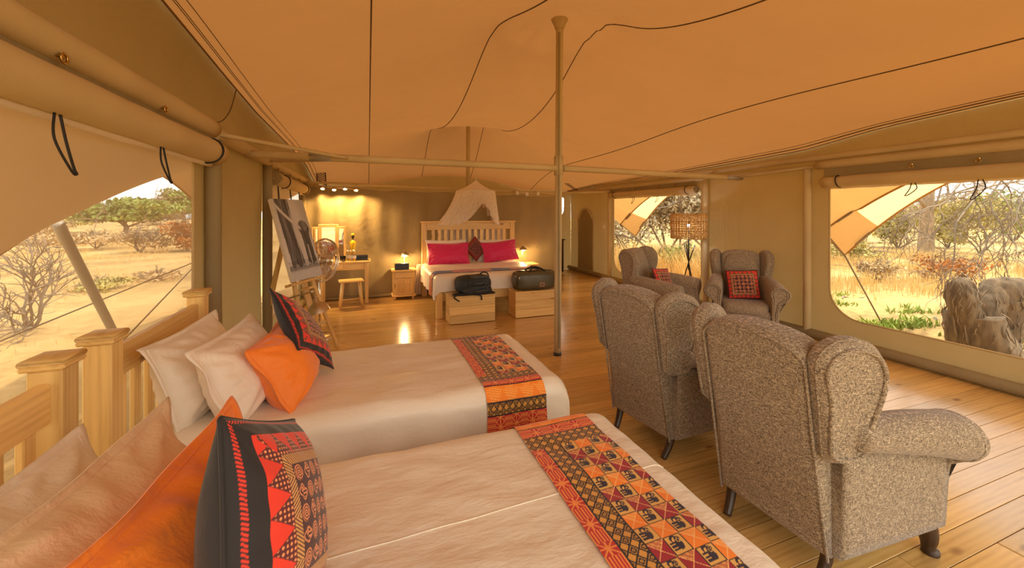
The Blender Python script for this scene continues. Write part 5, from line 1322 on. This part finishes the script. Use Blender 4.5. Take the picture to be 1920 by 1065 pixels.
def scatter(k, fx_, fy_, dens=None):
    out = []
    while len(out) < k:
        x, y = rg.uniform(*fx_), rg.uniform(*fy_)
        if dens and rg.random() > dens(x, y): continue
        out.append((x, y, gz(x, y)))
    return out
def patch(x, y): return max(0, min(1, .35 + 1.3 * noise.noise(Vector((x * .35, y * .35, 2)))))
blades('dry_grass', 'dry straw coloured grass covering the bush outside the right windows', 'grass', scatter(2600, (8.6, 22), (-2, 14), patch) + scatter(900, (7, 12), (8, 18)), .34, .006, 'grass_dry', 9, .13)
blades('dry_grass', 'dry straw coloured grass covering the ground outside the left windows', 'grass', scatter(2600, (-26, -4.2), (4, 34), patch), .15, .006, 'grass_dry', 8, .14)
blades('tall_grass', 'tall pale grass behind the woven floor lamp', 'grass', scatter(900, (7.2, 10.5), (6.6, 11)), .75, .006, 'grass_dry', 9, .10, .6)
blades('green_weeds', 'low green weeds on the ground below the large right window', 'weeds', scatter(75, (7.0, 10.2), (2.4, 6.), lambda x, y: max(0, noise.noise(Vector((x * 1.6, y * 1.6, 9)))) * 2), .11, .022, 'grass_green', 14, .09, 1.1)

def leafcloud(N, blobs, size, seed):
    rs = np.random.RandomState(seed); w = np.array([b_[3] * b_[4] for b_ in blobs]); w = w / w.sum(); idx = rs.choice(len(blobs), N, p=w); B = np.array(blobs)[idx]
    d = rs.randn(N, 3); d /= np.linalg.norm(d, axis=1)[:, None]; r_ = rs.rand(N) ** .4
    c = B[:, :3] + d * r_[:, None] * B[:, 3:6]
    a = rs.randn(N, 3); a /= np.linalg.norm(a, axis=1)[:, None]; b2 = np.cross(a, rs.randn(N, 3)); b2 /= np.linalg.norm(b2, axis=1)[:, None]
    s = size * (.6 + .8 * rs.rand(N))[:, None]; v = np.stack([c - a * s, c + b2 * s * .45, c + a * s, c - b2 * s * .45], 1)
    return v.reshape(-1, 3), np.arange(N * 4).reshape(-1, 4)
def branches(m, p, d, L, r_, depth, rd, droop=0., split=3, wob=.35):
    pts = [p]; q = Vector(p); dd = Vector(d).normalized(); n_ = 5
    for k in range(n_):
        dd = (dd + Vector((rd.uniform(-wob, wob), rd.uniform(-wob, wob), rd.uniform(-wob, wob) - droop))).normalized(); q = q + dd * (L / n_); pts.append(tuple(q))
        if depth > 0 and k >= 1:
            for s in range(split if k > 2 else 1):
                nd = (dd + Vector((rd.uniform(-.9, .9), rd.uniform(-.9, .9), rd.uniform(-.6, .7)))).normalized(); branches(m, tuple(q), nd, L * rd.uniform(.45, .7), r_ * .55, depth - 1, rd, droop, split, wob)
    m.tube(pts, [r_ * (1 - .6 * k / n_) for k in range(n_ + 1)], 3 if r_ < .02 else 6, False)
def bush(x, y, w, h, N, size, label, leaf, name='bush', cat='bush', trunk=0., twig='twig_grey', seed=1, group=None, stems=6):
    t = thing(name, (x, y, gz(x, y) - .05), label, cat, 0, group); rd = random.Random(seed); m = MB(); high = .78 if trunk > .3 else .35
    if trunk:
        rr = trunk; tp = [(0, 0, -.3)] + [(rd.uniform(-.1, .1) * k * .4, rd.uniform(-.1, .1) * k * .4, h * (high + .12) * k / 4) for k in range(1, 5)]; m.tube(tp, [rr * (1.25 - .6 * k / 4) for k in range(5)], 9, False)
        for k in range(stems): a = 2 * PI * k / stems; branches(m, tp[2 + k % 3], (math.cos(a), math.sin(a), .7), w * .4, rr * .4, 2, rd, 0, 2)
        z0 = h * high
    else:
        for k in range(stems): a = 2 * PI * k / stems + rd.random(); branches(m, (0, 0, 0), (math.cos(a) * .7, math.sin(a) * .7, 1), h * .75, .02 + .006 * h, 2, rd, 0, 2)
        z0 = h * .12
    m.build('trunk' if trunk else 'stems', 'tree_bark' if trunk else twig, t)
    if N:
        bl = [(rd.uniform(-.5, .5) * w * .62, rd.uniform(-.5, .5) * w * .62, z0 + (h - z0) * rd.uniform(.2, .8), w * rd.uniform(.16, .30), w * rd.uniform(.16, .30), (h - z0) * rd.uniform(.15, .26)) for _ in range(11)]
        V, Fq = leafcloud(N, bl, size, seed); o = arr_mesh('foliage', V, Fq, leaf, t, False); o['kind'] = 'stuff'
    return t
# left side, through the near window
def gpos(px, d): q = ray(px, 398); return q[0] * d, q[1] * d
L_ = [(235, 30, 6.5, 3.3, 5200, .16, 'leaf_green', 'broad green thorn tree, largest beyond the near left window', .16), (345, 46, 5.5, 4.6, 2600, .2, 'leaf_green', 'distant green tree next to the window post on the left', .2),
      (352, 20, 2.2, 1.6, 1500, .09, 'leaf_red', 'reddish bush beside the left window post', 0), (180, 21, 5.0, 1.0, 2600, .08, 'leaf_dry', 'low pinkish dry thicket before the broad green thorn tree', 0), (262, 19, 2.6, 1.3, 1600, .08, 'leaf_dry', 'pale dry bush in front of the green thorn tree', 0),
      (60, 26, 5.0, 1.5, 2000, .1, 'leaf_dry', 'grey dry scrub at the edge of the left awning', 0), (120, 38, 6.0, 2.0, 1800, .16, 'leaf_olive', 'far olive scrub left of the broad green thorn tree', 0), (178, 9.5, 1.3, .35, 700, .05, 'leaf_olive', 'small green shrub on the sandy track', 0), (290, 11, 1.6, .35, 500, .05, 'leaf_dry', 'small dry shrub beside the sandy track', 0),
      (300, 60, 9, 3, 2200, .3, 'leaf_olive', 'hazy far bush line behind the green trees', 0)]
for i, (px, d, w, h, N, sz, lf, lab, tr) in enumerate(L_):
    x, y = gpos(px, d); bush(x, y, w, h, N, sz, lab, lf, 'tree' if tr else 'bush', 'tree' if tr else 'bush', tr, seed=20 + i)
x, y = gpos(60, 6.5); t = bush(x, y, 1.2, 1.3, 0, 0, 'leafless grey shrub close outside the near left window', 'leaf_dry', seed=51, stems=7)
# right side
R_ = [(1735, 18.5, 7.5, 9.0, 1300, .09, 'leaf_olive', 'tall tree with thick brown trunk beyond the right window', .25), (1683, 21, 2.4, 2.5, 2000, .10, 'leaf_olive', 'round olive bush next to the thick tree trunk', 0), (1778, 21, 1.6, 2.2, 1300, .10, 'leaf_olive', 'narrow olive bush on the stump side of the thick trunk', 0),
      (1838, 18, 3.4, 2.7, 1700, .09, 'leaf_olive', 'wide green thorn bush behind the hanging twigs', 0), (1590, 26, 5, 3.4, 2600, .12, 'leaf_dry', 'pale scrub bush behind the awning corner', 0), (1900, 26, 5, 3.6, 1700, .14, 'leaf_green', 'tall green bush at the edge of the right window', 0),
      (1655, 40, 9, 3.4, 1800, .25, 'leaf_olive', 'far olive tree line between the trunks', 0), (1800, 44, 10, 3.6, 1800, .25, 'leaf_dry', 'far pale bush line behind the thorn bush', 0), (1645, 11, 1.3, .6, 700, .05, 'leaf_dry', 'low dry shrub with yellow leaves in the grass', 0), (1780, 10.5, 1.6, .8, 800, .05, 'leaf_red', 'rusty leaved low shrub in the dry grass', 0), (1600, 15, 2, 1.0, 1000, .07, 'leaf_olive', 'small grey green shrub near the awning rope', 0),
      (1255, 15.5, 6.5, 5.2, 15000, .085, 'bush_grey', 'huge dense grey thicket filling the far right window', 0), (1180, 17, 4.5, 3., 3500, .085, 'bush_grey', 'grey thicket behind the far awning corner', 0), (1330, 15, 4, 5., 4500, .085, 'bush_grey', 'grey thicket behind the rattan lamp shade', 0), (1275, 11.5, 1.7, 1.1, 1300, .06, 'leaf_green', 'small green bush in front of the grey thicket', 0)]
for i, (px, d, w, h, N, sz, lf, lab, tr) in enumerate(R_):
    x, y = gpos(px, d); bush(x, y, w, h, N, sz, lab, lf, 'tree' if tr else 'bush', 'tree' if tr else 'bush', tr, seed=70 + i)
# dead stump
SB = atz(1838, 668, GZ)
t = thing('tree_stump', (SB.x, SB.y, GZ), 'weathered dead tree stump with twisted arms outside the right window', 'stump')
def limb(pts, rad, nm='limb', n_=18, seed=0):
    m = MB(); P = smoothpath(pts, 8); Rr = np.interp(np.linspace(0, 1, len(P)), np.linspace(0, 1, len(rad)), rad)
    m.tube(P, list(Rr), n_)
    for i, v in enumerate(m.v):
        k = noise.noise(Vector((v.x * 3.2, v.y * 3.2, v.z * 1.1 + seed))) * .10 + noise.noise(Vector((v.x * 13, v.y * 13, v.z * 3 + seed))) * .045; ctr = P[min(i // n_, len(P) - 1)]; m.v[i] = v + (v - ctr) * (k / .3)
    return m.build(nm, 'stump_bark', t)
rx = Vector((c_, -s_, 0))
def sp(r_, z, f=0): return tuple(rx * r_ + Vector((s_, c_, 0)) * f + Vector((0, 0, z)))
limb([sp(.06, -.25), sp(.05, .10), sp(.0, .34), sp(-.02, .56)], [.40, .33, .31, .29], 'trunk')
limb([sp(-.12, .30), sp(-.20, .55), sp(-.25, .78), sp(-.24, .93), sp(-.15, 1.00)], [.20, .17, .16, .13, .04], 'broken_limb', seed=3)
limb([sp(.02, .38), sp(.12, .62, .05), sp(.30, .80, .05), sp(.55, .82, .03), sp(.85, .70, 0), sp(1.2, .60, -.1), sp(1.8, .56, -.2)], [.18, .20, .21, .18, .15, .13, .12], 'fallen_limb', seed=6)
limb([sp(.33, .75), sp(.36, .5), sp(.31, .1), sp(.28, -.25)], [.14, .13, .14, .17], 'root_limb', seed=9)
m = MB(); rd = random.Random(4)
for k in range(420):
    src = random.Random(k).choice([o for o in t.children if o.type == 'MESH']); me_ = src.data; v = me_.vertices[rd.randrange(len(me_.vertices))]; p = v.co; nv = v.normal
    d = Vector((rd.uniform(-.25, .25), rd.uniform(-.25, .25), rd.uniform(.5, 1) * rd.choice((-1, 1)))); d = (d - nv * d.dot(nv) * .85).normalized() * rd.uniform(.06, .2); w = Vector((rd.uniform(-.02, .02), rd.uniform(-.02, .02), 0))
    m.tube([tuple(p - d * .5 + nv * .003), tuple(p + nv * .016 + w), tuple(p + d * .5 + nv * rd.uniform(.0, .03))], [.004, .008, .003], 3, False)
m.build('splinters', 'twig_grey', t)
# bare thorn tree whose twigs hang into the right window
TB = gpos(2060, 8.2); t = thing('thorn_tree', (TB[0], TB[1], GZ), 'bare thorn tree with tangled twigs drooping into the right window', 'tree')
m = MB(); rd = random.Random(12)
m.tube([(0, 0, -.2), (.05, .0, 1.2), (-.05, .1, 2.4), (-.2, .2, 3.4)], [.2, .17, .14, .1], 10)
m.build('trunk', 'tree_bark', t); m = MB()
for k in range(13):
    tgt = dep(rd.uniform(1765, 1960), rd.uniform(300, 420), rd.uniform(5.4, 7.4)) - Vector((TB[0], TB[1], GZ)); st = Vector((-.15, .2, rd.uniform(2.6, 3.4)))
    P = smoothpath([tuple(st), tuple(st.lerp(tgt, .5) + Vector((0, 0, .5 + rd.random() * .4))), tuple(tgt)], 6); m.tube(P, [.035 - .025 * i / 12 for i in range(len(P))], 5, False)
    branches(m, tuple(tgt), (rd.uniform(-.6, .3), rd.uniform(-.4, .4), -.45), rd.uniform(.7, 1.1), .017, 2, rd, .12, 2, .5)
    branches(m, tuple(P[8]), (rd.uniform(-.8, .2), rd.uniform(-.5, .5), -.1), rd.uniform(.8, 1.2), .014, 2, rd, .06, 2, .5)
m.build('twigs', 'twig_grey', t, kind='stuff')
# fallen sticks
for i, (px, py) in enumerate(((1700, 640), (1890, 680), (1770, 600), (1600, 560), (1905, 650))):
    p = atz(px, py, GZ); tag(MB().tube([(p.x + a * .35, p.y + .1 * math.sin(a * 3 + i), GZ + .02 + .03 * math.cos(a * 5 + i)) for a in (-1, -.5, 0, .4, .9)], [.02, .018, .014, .01, .005], 6).build('fallen_stick', 'twig_grey'), ['dry stick on the ground between guy rope and stump', 'curved dry stick lying against the stump side', 'dry stick in the grass in front of the stump', 'dry stick near the base of the awning rope', 'dry stick under the fallen limb of the stump'][i], 'stick', 'fallen sticks')
# low far hills
for i, (a, h) in enumerate(((-40, 7), (-20, 9), (30, 8), (62, 10), (80, 8))):
    x, y = 200 * math.sin(R(a)), 200 * math.cos(R(a)); m = MB(); m.blob((x, y, -4), (150, 150, h * 2), 16, 2, None, .05); o = m.build('hill', 'hill'); o['kind'] = 'structure'
